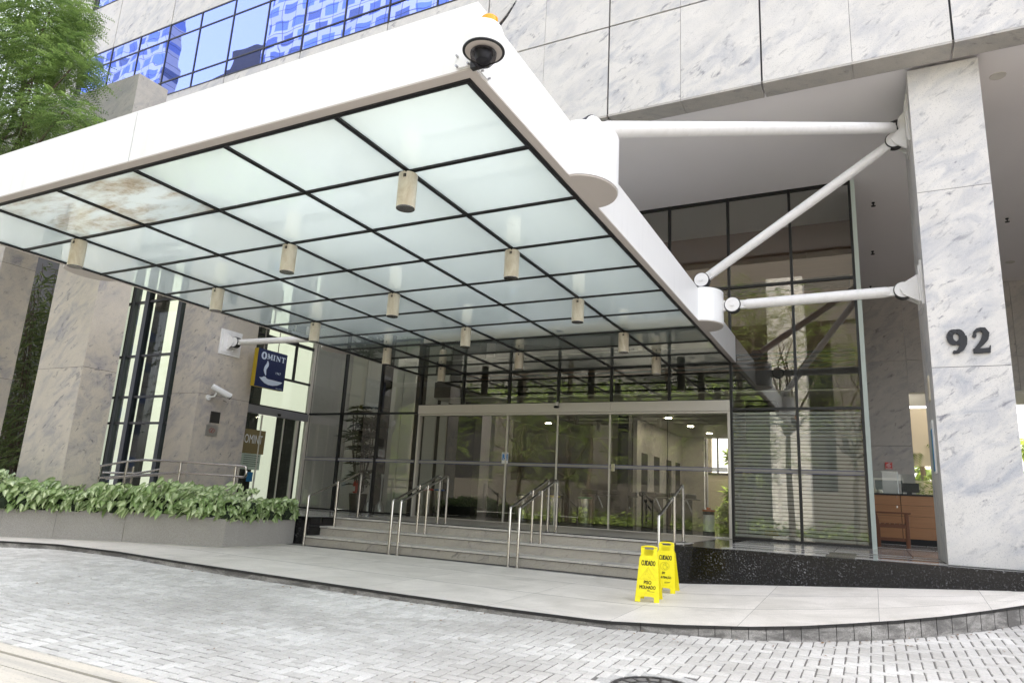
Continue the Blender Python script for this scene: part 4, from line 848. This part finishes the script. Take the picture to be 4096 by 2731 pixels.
# ============================================================ CAUTION SIGNS
def caution(lab,x,y,z,rz,kind):
    t=thing('caution_sign',lab,'warning sign',(x,y,z),None,rz=rz)
    H=.62; lean=.155; TH=.02
    for s,nm in ((-1,'front_panel'),(1,'rear_panel')):
        def mp(u,v,d=0): # u across, v height along panel -> local metres
            return (u,s*(lean*(1-v/H)+.012+d),v)
        def wv(v): return .146-.030*(v/.5) if v<.5 else .116-.004
        out=[(-.146,0),(-.082,0),(-.078,.055),(-.04,.063),(.04,.063),(.078,.055),(.082,0),(.146,0),(.112,.50),(.097,.535),(.097,.60),(.058,.60),(.058,.545),(.045,.525),(-.045,.525),(-.058,.545),(-.058,.60),(-.097,.60),(-.097,.535),(-.112,.50)]
        n=len(out); vs=[mp(u,v,.008) for u,v in out]+[mp(u,v,-.008) for u,v in out]
        o=bpy.data.meshes.new('tmp'); bm=bmesh.new(); V=[bm.verts.new(p) for p in vs]; f1=bm.faces.new(V[:n]); f2=bm.faces.new(V[n:][::-1])
        for i in range(n): bm.faces.new((V[i],V[n+i],V[n+(i+1)%n],V[(i+1)%n]))
        bmesh.ops.triangulate(bm,faces=[f1,f2]); bmesh.ops.recalc_face_normals(bm,faces=bm.faces); V_=[tuple(v.co) for v in bm.verts]; bm.verts.index_update(); F_=[tuple(v.index for v in f.verts) for f in bm.faces]; bm.free(); bpy.data.meshes.remove(o)
        m=MB(); m.add(V_,F_); pn=m.build(nm,yel,t,local=True,bevel=.003)
        q=[(-.122,.088),(-.06,.100),(0,.104),(.06,.100),(.122,.088),(.094,.495),(-.094,.495)]
        m=MB(); vs=[mp(u,v,.0125) for u,v in q]+[mp(u,v,.007) for u,v in q]; m.add(vs,[tuple(range(7))]+[(i,(i+1)%7,7+(i+1)%7,7+i) for i in range(7)]); pn2=m.build('raised_field',yel,t,local=True,bevel=.002); pn2.parent=pn
        if s==-1:
            ft=lambda u,v:mp(u,v,.0138); m=MB(); l=MB()
            put_text(m,'CUIDADO',ft,-.083,.083,.413,.470,.0022); m.build('heading_word',ink,t,local=True); m=MB()
            if kind=='wet':
                ribbon(l,ft,[(0,.395),(-.098,.255),(.098,.255),(0,.395)],.0035); ribbon(l,ft,[(0,.375),(-.075,.266),(.078,.266),(0,.375)],.0018)
                ribbon(l,ft,arc(-.012,.348,.009,.0095,0,360,12),.0018); ribbon(l,ft,[(-.02,.336),(-.034,.305),(-.028,.302),(-.012,.326),(.012,.290),(.034,.272),(.030,.268),(.005,.282),(-.004,.300)],.0018); ribbon(l,ft,[(-.006,.340),(.02,.315),(.036,.322),(.042,.305)],.0018); ribbon(l,ft,[(.012,.306),(.03,.296),(.04,.275)],.0018)
                w1=MB(); put_text(w1,'PISO',ft,-.044,.044,.203,.241,.0018); w1.build('lower_word',ink,t,local=True); w1=MB(); put_text(w1,'MOLHADO',ft,-.094,.096,.149,.187,.0018); w1.build('lower_word',ink,t,local=True); ribbon(m,ft,arc(.01,.131,.012,.006,20,330,10),.0035); ribbon(m,ft,[(.02,.121),(.085,.121)],.004); ribbon(m,ft,[(.02,.128),(.03,.136)],.004)
            else:
                ribbon(l,ft,arc(-.005,.335,.062,.052,0,360,28),.003); ribbon(l,ft,arc(-.005,.335,.052,.043,0,360,28),.002)
                ribbon(m,ft,[(-.028,.318),(-.026,.352),(-.018,.364),(-.012,.352),(-.010,.368),(-.002,.372),(.002,.356),(.008,.370),(.014,.364),(.012,.340),(.020,.322),(.034,.334),(.038,.328),(.018,.304),(-.002,.298),(-.022,.304),(-.028,.318)],.0028)
                for a in (-.012,.0,.008): ribbon(m,ft,[(a,.352),(a+.002,.338)],.002)
                w1=MB(); put_text(w1,'EM',ft,-.035,.0,.235,.264,.0016); w1.build('lower_word',ink,t,local=True); w1=MB(); put_text(w1,'MANUTENÇÃO',ft,-.10,.085,.175,.214,.0016); w1.build('lower_word',ink,t,local=True); ribbon(m,ft,[(.0,.135),(.03,.139),(.07,.135)],.006); ribbon(m,ft,[(.0,.122),(.04,.125),(.08,.147)],.003)
            m.build('maker_mark',ink,t,local=True); l.build('engraved_symbol',yel_d,t,local=True)
    m=MB(); m.tube([(-.093,-.0,.605),(-.09,-.0,.625),(-.04,-.0,.634),(.04,-.0,.634),(.09,-.0,.625),(.093,-.0,.605)],.0115,10); m.build('handle',yel,t,local=True,smooth=True)
    for u in (-.078,.078): MB().tube([(u-.022,0,.597),(u+.022,0,.597)],.02,12).build('hinge',yel,t,local=True,smooth=True)
    m=MB(); m.tube([(-.105,-.11,.13),(-.105,.11,.13)],.003,6); m.build('spreader',yel_d,t,local=True)
caution('front yellow caution sign reading CUIDADO PISO MOLHADO, with slipping-figure triangle',-1.535,5.80,zside(-1.535,5.8),math.radians(8),'wet')
caution('rear yellow caution sign with a hand symbol, partly hidden behind the other',-1.555,6.42,zside(-1.555,6.42),math.radians(4),'hand')

# ============================================================ PLANTER + HEDGE
pt=thing('stone_planter','long grey granite planter with an angled front left of the steps','planter',(-8,6.2,-.85))
FR=[(-6.806,6.08),(-7.98,5.59),(-8.62,5.14),(-9.12,4.80),(-10.2,4.15),(-13.5,2.9)]
BK=[(-6.758,7.18),(-8.0,6.85),(-8.84,6.1),(-8.88,5.24),(-10.3,5.05),(-14,4.1)]
def seg_slab(m,A,B,z0,z1,th=.05):
    d=(Vector((B[0],B[1]))-Vector((A[0],A[1]))); n=Vector((-d.y,d.x)).normalized()*th
    P=[A,B,(B[0]+n.x,B[1]+n.y),(A[0]+n.x,A[1]+n.y)]; m.prism([tuple(p) for p in P],z0,z1)
m=MB(); rev=FR[::-1]
for A,B in zip(rev[:-1],rev[1:]): 
    k=max(1,round(math.hypot(B[0]-A[0],B[1]-A[1])/.9))
    for i in range(k):
        a=(A[0]+(B[0]-A[0])*(i/k+.0015),A[1]+(B[1]-A[1])*(i/k+.0015)); b=(A[0]+(B[0]-A[0])*((i+1)/k-.0015),A[1]+(B[1]-A[1])*((i+1)/k-.0015)); seg_slab(m,a,b,-.88,-.474)
seg_slab(m,(-6.804,6.084),(-6.757,7.18),-.88,-.474)
m.build('granite_wall',planter_m,pt,bevel=.004)
m=MB(); P=FR+BK[::-1]; m.prism([(x+(-.03 if i==0 else 0),y+.04 if i<len(FR) else y) for i,(x,y) in enumerate(P)],-.80,-.54); m.build('soil',soil,pt)
# leaf bed
def leaves(tmpl,tv,faces,mats,rnds,vein=None):
    n=len(mats); V=np.einsum('nij,vj->nvi',np.array([m_[0] for m_ in mats]),tmpl)+np.array([m_[1] for m_ in mats])[:,None,:]
    nv=len(tmpl); F_=[]
    for f in faces: F_.append(np.array(f)[None,:]+nv*np.arange(n)[:,None])
    return V.reshape(-1,3),F_,nv
def foliage(name,mat_,parent,tmpl,faces,mats,vein=None,**k):
    tmpl=np.array(tmpl,float); n=len(mats); A=np.array([m_[0] for m_ in mats]); T=np.array([m_[1] for m_ in mats])
    V=(np.einsum('nij,vj->nvi',A,tmpl)+T[:,None,:]).reshape(-1,3); nv=len(tmpl)
    Fs=[]; 
    for i in range(n): Fs+= [tuple(j+i*nv for j in f) for f in faces]
    mb=MB(); mb.v=V.tolist(); mb.f=Fs; mb.r=np.repeat(rng.random(n),len(faces)).tolist()
    o=mb.build(name,mat_,parent,smooth=False,**k)
    if vein is not None:
        a=o.data.attributes.new('vein','FLOAT','POINT'); a.data.foreach_set('value',np.tile(np.array(vein,float),n).tolist())
    return o
def basis(d,up,s,tw=0):
    d=Vector(d).normalized(); x=d.cross(Vector(up)); 
    if x.length<1e-3: x=Vector((1,0,0))
    x.normalize(); z=x.cross(d)
    x2=x*math.cos(tw)+z*math.sin(tw); z2=-x*math.sin(tw)+z*math.cos(tw)
    return np.array([[x2.x,d.x,z2.x],[x2.y,d.y,z2.y],[x2.z,d.z,z2.z]])*s
# heart-arrow leaf: y=length
HL=[(0,-.08,.0),(0,.35,-.04),(0,.75,-.03),(0,1.05,-.16),(-.22,-.28,.07),(-.42,.02,.13),(-.36,.38,.08),(-.18,.75,.03),(.22,-.28,.07),(.42,.02,.13),(.36,.38,.08),(.18,.75,.03)]
HF=[(0,5,4),(0,1,6,5),(1,2,7,6),(2,3,7),(0,8,9),(0,9,10,1),(1,10,11,2),(2,11,3)]
HV=[1,1,1,.6,.1,.0,.1,.2,.1,.0,.1,.2]
def interp_line(Pl,t):
    d=[0]; 
    for a,b in zip(Pl[:-1],Pl[1:]): d.append(d[-1]+math.hypot(b[0]-a[0],b[1]-a[1]))
    s=t*d[-1]; return float(np.interp(s,d,[p[0] for p in Pl])),float(np.interp(s,d,[p[1] for p in Pl]))
ms=[]
for k in range(3900):
    t_=random.random()**.9*.80; q=random.random(); front=random.random()<.45
    if front: q=random.uniform(-.10,.06)
    a=interp_line(FR,t_); b=interp_line(BK,t_*.98); x=a[0]+(b[0]-a[0])*q+random.gauss(0,.02); y=a[1]+(b[1]-a[1])*q
    if random.random()<.12: y=random.uniform(6.1,7.2); x=-6.80+random.uniform(-.05,.09)
    hmax=-.20+.055*math.sin(x*3.1)+.035*math.sin(x*7.7+y*5)+(-.075 if x>-7.3 else 0)
    if front: z=random.uniform(-.465,hmax+.0); fwd=(random.gauss(0,.7),-.45,random.uniform(-1.2,-.2)); y-=.03*(1-abs((z+.36)/.2))
    else: z=hmax+random.uniform(-.10,.05); an=random.uniform(-2.8,-.3); fwd=(math.cos(an),math.sin(an)*.7,random.uniform(-.9,.1))
    up=(random.gauss(.1,.45),random.gauss(-.95,.3),random.uniform(.35,1.0))
    ms.append((basis(fwd,up,random.uniform(.065,.112),random.gauss(0,.3)),(x,y,z)))
hd=foliage('hedge',leaf_hedge,None,HL,HF,ms,HV,kind='stuff'); hd['label']='bed of pale variegated arrowhead leaves filling the planter'; hd['category']='hedge'
m=MB()
for t_ in np.linspace(.01,.8,30):
    a=interp_line(FR,t_);b=interp_line(BK,t_); 
    for q in (.12,.35,.6,.85): m.lathe([(.13,-.5),(.16,-.42),(.10,-.30),(0,-.28)],a[0]+(b[0]-a[0])*q,a[1]+(b[1]-a[1])*q,8)
m.build('undergrowth',mat('dark_stems',(.012,.022,.008),.9),kind='stuff',label='dark tangle of stems under the arrowhead leaves',cat='undergrowth')

# ============================================================ TREES
# feathery frond template: paired leaflets along a drooping rachis
FT=[];FF=[]
for k in range(8):
    y=.10+.115*k; z=-.18*y*y; L_=.20*(1-.5*abs(k-3.2)/5)
    for s in (-1,1):
        o=len(FT); FT+=[(0,y,z),(s*L_*.5,y+.07,z+.0),(s*L_,y+.05,z-.03),(s*L_*.5,y+.012,z-.01)]; FF.append((o,o+1,o+2,o+3) if s<0 else (o+3,o+2,o+1,o))
def limb(m,a,b,r0,r1,n=5,wob=.12):
    a=Vector(a);b=Vector(b); P=[a.lerp(b,i/n)+Vector((random.gauss(0,wob),random.gauss(0,wob),random.gauss(0,wob*.5)))*(0 if i in(0,n) else (b-a).length*.25) for i in range(n+1)]
    m.tube(P,[r0+(r1-r0)*i/n for i in range(n+1)],8); return P
def tree(lab,base,clumps,nf,size,mat_,trunk_r=.12,name='tree',cat='tree',group=None,tmpl=(FT,FF)):
    t=thing(name,lab,cat,base,group); m=MB(); C=[Vector(c[:3]) for c in clumps]; top=sum(C,Vector())/len(C); b=Vector(base); fork=b.lerp(Vector((b.x*.6+top.x*.4,b.y*.6+top.y*.4,top.z)),.55)
    limb(m,b,fork,trunk_r,trunk_r*.7,5,.05)
    for c in C: P=limb(m,fork,c,trunk_r*.5,trunk_r*.08,6,.14)
    m.build('trunk',bark,t,smooth=True); ms=[]; tot=sum(c[3]**2 for c in clumps)
    for cx,cy,cz,R_ in clumps:
        for k in range(int(nf*R_**2/tot)):
            while True:
                v=Vector((random.uniform(-1,1),random.uniform(-1,1),random.uniform(-1,1)))
                if v.length<1: break
            # layered, uneven: leaves gather in flat sprays
            if mat_ is leaf_tree: v.z=round(v.z*3.2)/3.2+random.gauss(0,.07)
            nz=math.sin(v.x*5.1+cx*3)*math.cos(v.y*4.7+cy)*math.sin(v.z*5+cz*2)
            if nz<-.12 and random.random()<.85: continue
            p=Vector((cx+v.x*R_,cy+v.y*R_,cz+v.z*R_*.72)); a=math.atan2(v.y,v.x)+random.gauss(0,.7)
            ms.append((basis((math.cos(a),math.sin(a),random.uniform(-.75,.15)),(random.gauss(0,.2),random.gauss(0,.2),1),size*random.uniform(.7,1.25)),tuple(p)))
    foliage('crown',mat_,t,tmpl[0],tmpl[1],ms); return t
tree('feathery green tree reaching in from the left edge above the canopy',(-12.2,4.3,-.83),[(-10.1,4.2,6.35,.85),(-9.1,4.1,5.8,.5),(-10.5,4.0,5.3,.7),(-9.7,4.3,5.5,.4),(-8.8,4.1,5.15,.48),(-8.3,4.1,4.75,.34),(-9.6,4.2,4.6,.45),(-8.9,4.0,4.15,.34),(-8.05,4.0,4.05,.34),(-7.62,4.0,3.78,.27),(-9.4,4.1,3.85,.36),(-8.6,4.2,3.6,.3),(-10.4,4.2,4.3,.4),(-8.9,4.0,4.7,.25)],9000,.245,leaf_tree,.13)
# trees across the street, mirrored in the glass
OT=[((-15.5,-3.2),3.7,1.25),((-12.0,-4.6),4.3,1.3),((-9.2,-2.6),3.3,1.2),((-6.4,-5.2),4.6,1.35),((-3.6,-3.6),3.6,1.15),((-2.3,-5.2),7.2,1.3),((-.4,-7.4),6.2,1.2),((-18.8,-5.0),4.6,1.3),((-10.6,-8.6),8.6,1.4),((-5.0,-9.6),9.2,1.4)]
wh=['low one at the left','second low one from the left','leaning one near the kerb','tall one in the middle','smaller one right of the middle','tall one near the right end','rightmost','outermost left','very tall one behind the left trees','tallest one behind the middle trees']
for (xy,h,q),w_ in zip(OT,wh):
    x,y=xy; cl=[c_ for c_ in [(x,y,h,.95*q),(x-.9*q,y+.3,h-.5,.8*q),(x+.9*q,y-.2,h-.4,.8*q),(x+.3,y+.8,h-.9,.8*q),(x-.3,y-.8,h-.8,.7*q),(x-1.3,y+.9,h-1.8,.8*q),(x+1.2,y+.8,h-1.9,.8*q),(x+.2,y+1.2,h-2.7,.8*q),(x-.9,y+.2,h-3.4,.7*q),(x+.8,y+.3,h-3.9,.7*q),(x-.2,y+.4,h-4.6,.6*q)] if c_[2]>.3]
    tree(f'sunny street tree across the road, {w_}, mirrored',(x,y,-1.05),cl,1000,.5,leaf_opp,.11,group='street trees across the road')
# opposite side: stone portico wall and low bushes
MB().box(-40,8,-8,-.8,-1.1,-1.02).build('opposite_pavement',earth,kind='structure')
ob=thing('opposite_building','pale stone portico building across the street, seen only as reflections','building',(-6,-13,-1.05))
m=MB()
for x in np.arange(-44,-1,6.1): m.box(x,x+1.2,-17.2,-16.2,-1.05,9.2)
m.box(-44,.8,-17.3,-16.1,9.2,15.5); m.build('stone_piers',taupe,ob); MB().box(-44,.6,-19,-18.6,-1.05,15).build('rear_wall',dark_w,ob); MB().box(-44,.6,-19,-17.3,15,15.4).build('roof',stone_dim,ob)
MB().box(-40,1,-12.5,-12.3,-1.05,.9).build('low_wall',taupe,label='low pale stone garden wall across the street',cat='wall')
ms=[]
for k in range(5200):
    x=random.uniform(-26,0); y=random.uniform(-12.2,-6.2); z=-1.0+abs(math.sin(x*1.3)+.6*math.sin(x*3.1+y))*.42*random.random()+random.random()*.2
    a=random.random()*6.28; ms.append((basis((math.cos(a),math.sin(a),random.uniform(.1,.9)),(0,0,1),random.uniform(.11,.2)),(x,y,z)))
sh_=foliage('shrubs',leaf_opp,None,HL,HF,ms,HV,kind='stuff'); sh_['label']='low shrubs in front of the garden wall across the street'; sh_['category']='shrubs'
pp=thing('opposite_pillar','broad pale stone pillar across the street mirrored in the right glass','pillar',(-2.9,-12,-1.05)); MB().box(-3.6,-2.1,-12.2,-11.2,-1.05,3.9).box(-3.6,-2.1,-12.2,-11.2,3.92,10).build('stone_cladding',stone,pp)
# towers reflected in the blue windows
chk=mat('stone_tower_with_blue_panes',(.4,.4,.4),.4)
_g=N(chk,'NewGeometry'); _sp=N(chk,'SeparateXYZ'); L(chk,_g.outputs['Position'],_sp.inputs[0]); _cb=N(chk,'CombineXYZ'); L(chk,_sp.outputs[0],_cb.inputs[0]); L(chk,_sp.outputs[2],_cb.inputs[1])
def _brick(sc_,c1,c2,mo,ms,bw,rh,off):
    b=N(chk,'TexBrick'); b.offset=off; b.inputs['Scale'].default_value=sc_; b.inputs['Color1'].default_value=(*c1,1); b.inputs['Color2'].default_value=(*c2,1); b.inputs['Mortar'].default_value=(*mo,1); b.inputs['Mortar Size'].default_value=ms; b.inputs['Mortar Smooth'].default_value=0; b.inputs['Bias'].default_value=-.2; b.inputs['Brick Width'].default_value=bw; b.inputs['Row Height'].default_value=rh; L(chk,_cb.outputs[0],b.inputs['Vector']); return b
_b=_brick(1,(.10,.16,.36),(.03,.04,.06),(.33,.33,.34),.5,3.4,2.7,.5); _j=_brick(1,(1,1,1),(.82,.82,.84),(.25,.25,.27),.06,2.6,1.95,.0)
bc(chk,mix(chk,1.0,_b.outputs[0],_j.outputs[0],'MULTIPLY'))
MB().box(-54,-12,-33,-30,-1,78).build('chequered_tower',chk,label='tall tower of pale stone and blue panes mirrored in the blue windows',cat='tower')
MB().box(-120,-74,-34,-32,-1,85).build('pale_tower',chk,label='tall pale tower mirrored at the left of the blue windows',cat='tower')
MB().box(-90,-78,-60,-50,-1,63).box(-87,-80,-58,-51,63,67).build('dark_tower',dark_w,label='dark grey block mirrored between two pale towers',cat='tower')
nt_=thing('neighbouring_tower','pale neighbouring tower at the top left beyond the building edge','tower',(-42,34,-.6)); MB().box(-52,-33.5,30,50,-.6,60).build('wall',mat('white_tower_wall',(.8,.8,.8),.6),nt_); m=MB()
for z in np.arange(2,58,2.6):
    for x in np.arange(-51.4,-34,2.3): m.box(x,x+1.5,29.96,30.0,z,z+1.6)
m.build('windows',mat('pale_blue_panes',(.45,.55,.68),.2),nt_)
# bamboo between the fins
BT=[(0,0,0),(-.085,.35,.02),(0,1,-.15),(.085,.35,.02)]; BF=[(0,1,2,3)]
for j,(bx,by) in enumerate(((-13.75,7.0),(-13.15,6.9),(-12.6,6.7),(-11.95,6.6))):
    t=thing('bamboo',('bamboo clump leftmost between the stone fins','bamboo clump in the middle of the gap between fins','bamboo clump close to the broad stone fin','slender bamboo beside the shop window')[j],'bamboo',(bx,by,-.8),'bamboo plants behind the fins'); m=MB(); ms=[]
    for k in range(7):
        x0,y0_=bx+random.gauss(0,.15),by+random.gauss(0,.12); h=random.uniform(3.2,4.6); tx,ty=random.gauss(0,.2),random.gauss(0,.15)-.1
        P=[(x0+tx*(i/6)**2,y0_+ty*(i/6)**2,-.8+h*i/6) for i in range(7)]; m.tube(P,[.018-.0022*i for i in range(7)],6)
        for q in range(95):
            f=random.uniform(.22,1); i=f*6; a=int(min(i,5)); p=Vector(P[a]).lerp(Vector(P[a+1]),i-a); an=random.random()*6.28; rr_=random.uniform(.02,.30)
            ms.append((basis((math.cos(an),math.sin(an),random.uniform(-.9,.2)),(random.gauss(0,.5),random.gauss(0,.5),1),random.uniform(.16,.28)),(p.x+math.cos(an)*rr_,p.y+math.sin(an)*rr_,p.z)))
    m.build('culms',bark,t,smooth=True); foliage('foliage',leaf_bam,t,BT,BF,ms)
# potted rhapis palm inside
def fan(cx,cy,cz,R_,n,ms,droop=-.2,w=1):
    a0=random.random()*6.28; ax=Vector((math.cos(a0),math.sin(a0),random.uniform(0,.6))).normalized(); s=ax.cross(Vector((0,0,1))).normalized(); u=s.cross(ax)
    for k in range(n):
        th=math.radians(-120+240*k/(n-1)); d=ax*math.cos(th)*1+s*math.sin(th)+u*.25
        d.z+=droop; ms.append((basis(d,(random.gauss(0,.2),0,1),R_*random.uniform(.8,1.1)),(cx,cy,cz)))
PT=[(0,0,0),(-.10,.5,.03),(0,1,-.12),(.10,.5,.03)]
t=thing('potted_palm','tall dark fan-leaved potted palm behind the left glass wall','plant',(-8.2,10.6,F)); m=MB(); ms=[]
for k in range(14):
    x,y=-8.3+random.gauss(0,.16),10.3+random.gauss(0,.1); h=random.uniform(.6,1.95); P=[(-8.3+(x+8.3)*.3,10.3,F+.3),(x,y,F+h*.6),(x+random.gauss(0,.05),y,F+h)]; m.tube(P,.01,6)
    for z in (h,h-.25,h-.5):
        if z>.45:
            for q in range(2): fan(x+random.gauss(0,.08),y+random.gauss(0,.06),F+z,random.uniform(.2,.3),9,ms)
m.build('stems',bark,t); foliage('fronds',leaf_dark,t,PT,BF,ms); MB().lathe([(.13,F),(.17,F+.32),(.15,F+.32),(.14,F+.3),(0,F+.3)],-8.3,10.3,20).build('pot',mat('dark_pot',(.04,.03,.025),.5),t,smooth=True)
# palms and shrubs in the sunny garden behind
for j,(x,y,h,l) in enumerate(((1.22,20.2,1.9,'bright palm in the sunny garden seen left of the numbered pillar'),(1.55,21.5,1.2,'low palm in the garden gap above the desk'),(3.55,20,1.7,'palm at the right edge behind the numbered pillar'))):
    t=thing('garden_palm',l,'palm',(x,y,-.6),'palms in the rear garden'); m=MB(); m.tube([(x,y,-.6),(x+.05,y,h*.5),(x,y,h)],[.07,.06,.05],10); m.build('trunk',bark,t,smooth=True); ms=[]
    for k in range(22):
        a=random.random()*6.28; e=random.uniform(-.3,.9); d=Vector((math.cos(a),math.sin(a),e)).normalized(); p=Vector((x,y,h))
        for i in range(16):
            p=p+d*.075; d.z-=.07; d.normalize()
            for s in (-1,1): q=d.cross(Vector((0,0,1))).normalized()*s; ms.append((basis(q+d*.6+Vector((0,0,-.35)),(0,0,1),.34*(1-.03*i)),tuple(p)))
    foliage('fronds',leaf_palm,t,PT,BF,ms)
for j,(x,y,s_,l) in enumerate(((1.25,19.4,.75,'yellow-green bush in the garden gap behind the desk'),(2.6,19.8,.9,'yellow-green bush hidden behind the numbered pillar'),(3.45,19,1.2,'green bush at the right photo edge'),(-3.15,18.6,.35,'small bush at the end of the lobby corridor'))):
    t=thing('garden_bush',l,'bush',(x,y,-.6),'bushes in the rear garden'); ms=[]
    for k in range(1500):
        v=Vector((random.gauss(0,.5),random.gauss(0,.4),random.random())); a=random.random()*6.28
        ms.append((basis((math.cos(a),math.sin(a),random.uniform(-.5,.8)),(random.gauss(0,.4),random.gauss(0,.4),1),random.uniform(.1,.19)),(x+v.x*s_,y+v.y*s_,-.6+v.z*s_*2.1*(1-.3*abs(v.x)))))
    foliage('foliage',leaf_palm,t,BT,[(0,1,2,3)],ms)
for x,y,h,l in ((-2.98,18.4,1.25,'taller spiky yucca beyond the right entrance door'),(-3.1,18.8,.3,'shorter spiky yucca beyond the right entrance door')):
    t=thing('yucca',l,'yucca',(x,y,-.6),'yuccas beyond the lobby'); m=MB(); m.tube([(x,y,-.6),(x+.04,y,h*.4),(x,y,h)],.025,8); m.build('stem',bark,t); ms=[]
    for k in range(140):
        a=random.random()*6.28; e=random.uniform(-.7,1.2); ms.append((basis((math.cos(a),math.sin(a),e),(0,0,1),random.uniform(.28,.42)),(x,y,h+random.uniform(-.1,.1))))
    foliage('leaves',leaf_palm,t,BT,BF,ms)

# dry leaves blown against the kerb
mb=MB()
for k in range(110):
    x=random.uniform(-6,1.2); y=ky(x)-abs(random.gauss(0,.12)) if k%3 else random.uniform(2.6,ky(x)-.05); a=random.random()*6.28; q=random.uniform(.008,.018); z=zst(y)+.003
    p=[(x+q*math.cos(a+t_)*(1 if i%2==0 else .45),y+q*math.sin(a+t_)*(1 if i%2==0 else .45),z+random.random()*.006) for i,t_ in enumerate((0,1.57,3.14,4.71))]; mb.add(p,[(0,1,2,3)])
mb.build('leaf_litter',mat('dry_leaf',(.22,.12,.05),.8),kind='stuff',label='few tiny dry brown leaves scattered along the kerb',cat='leaf litter')
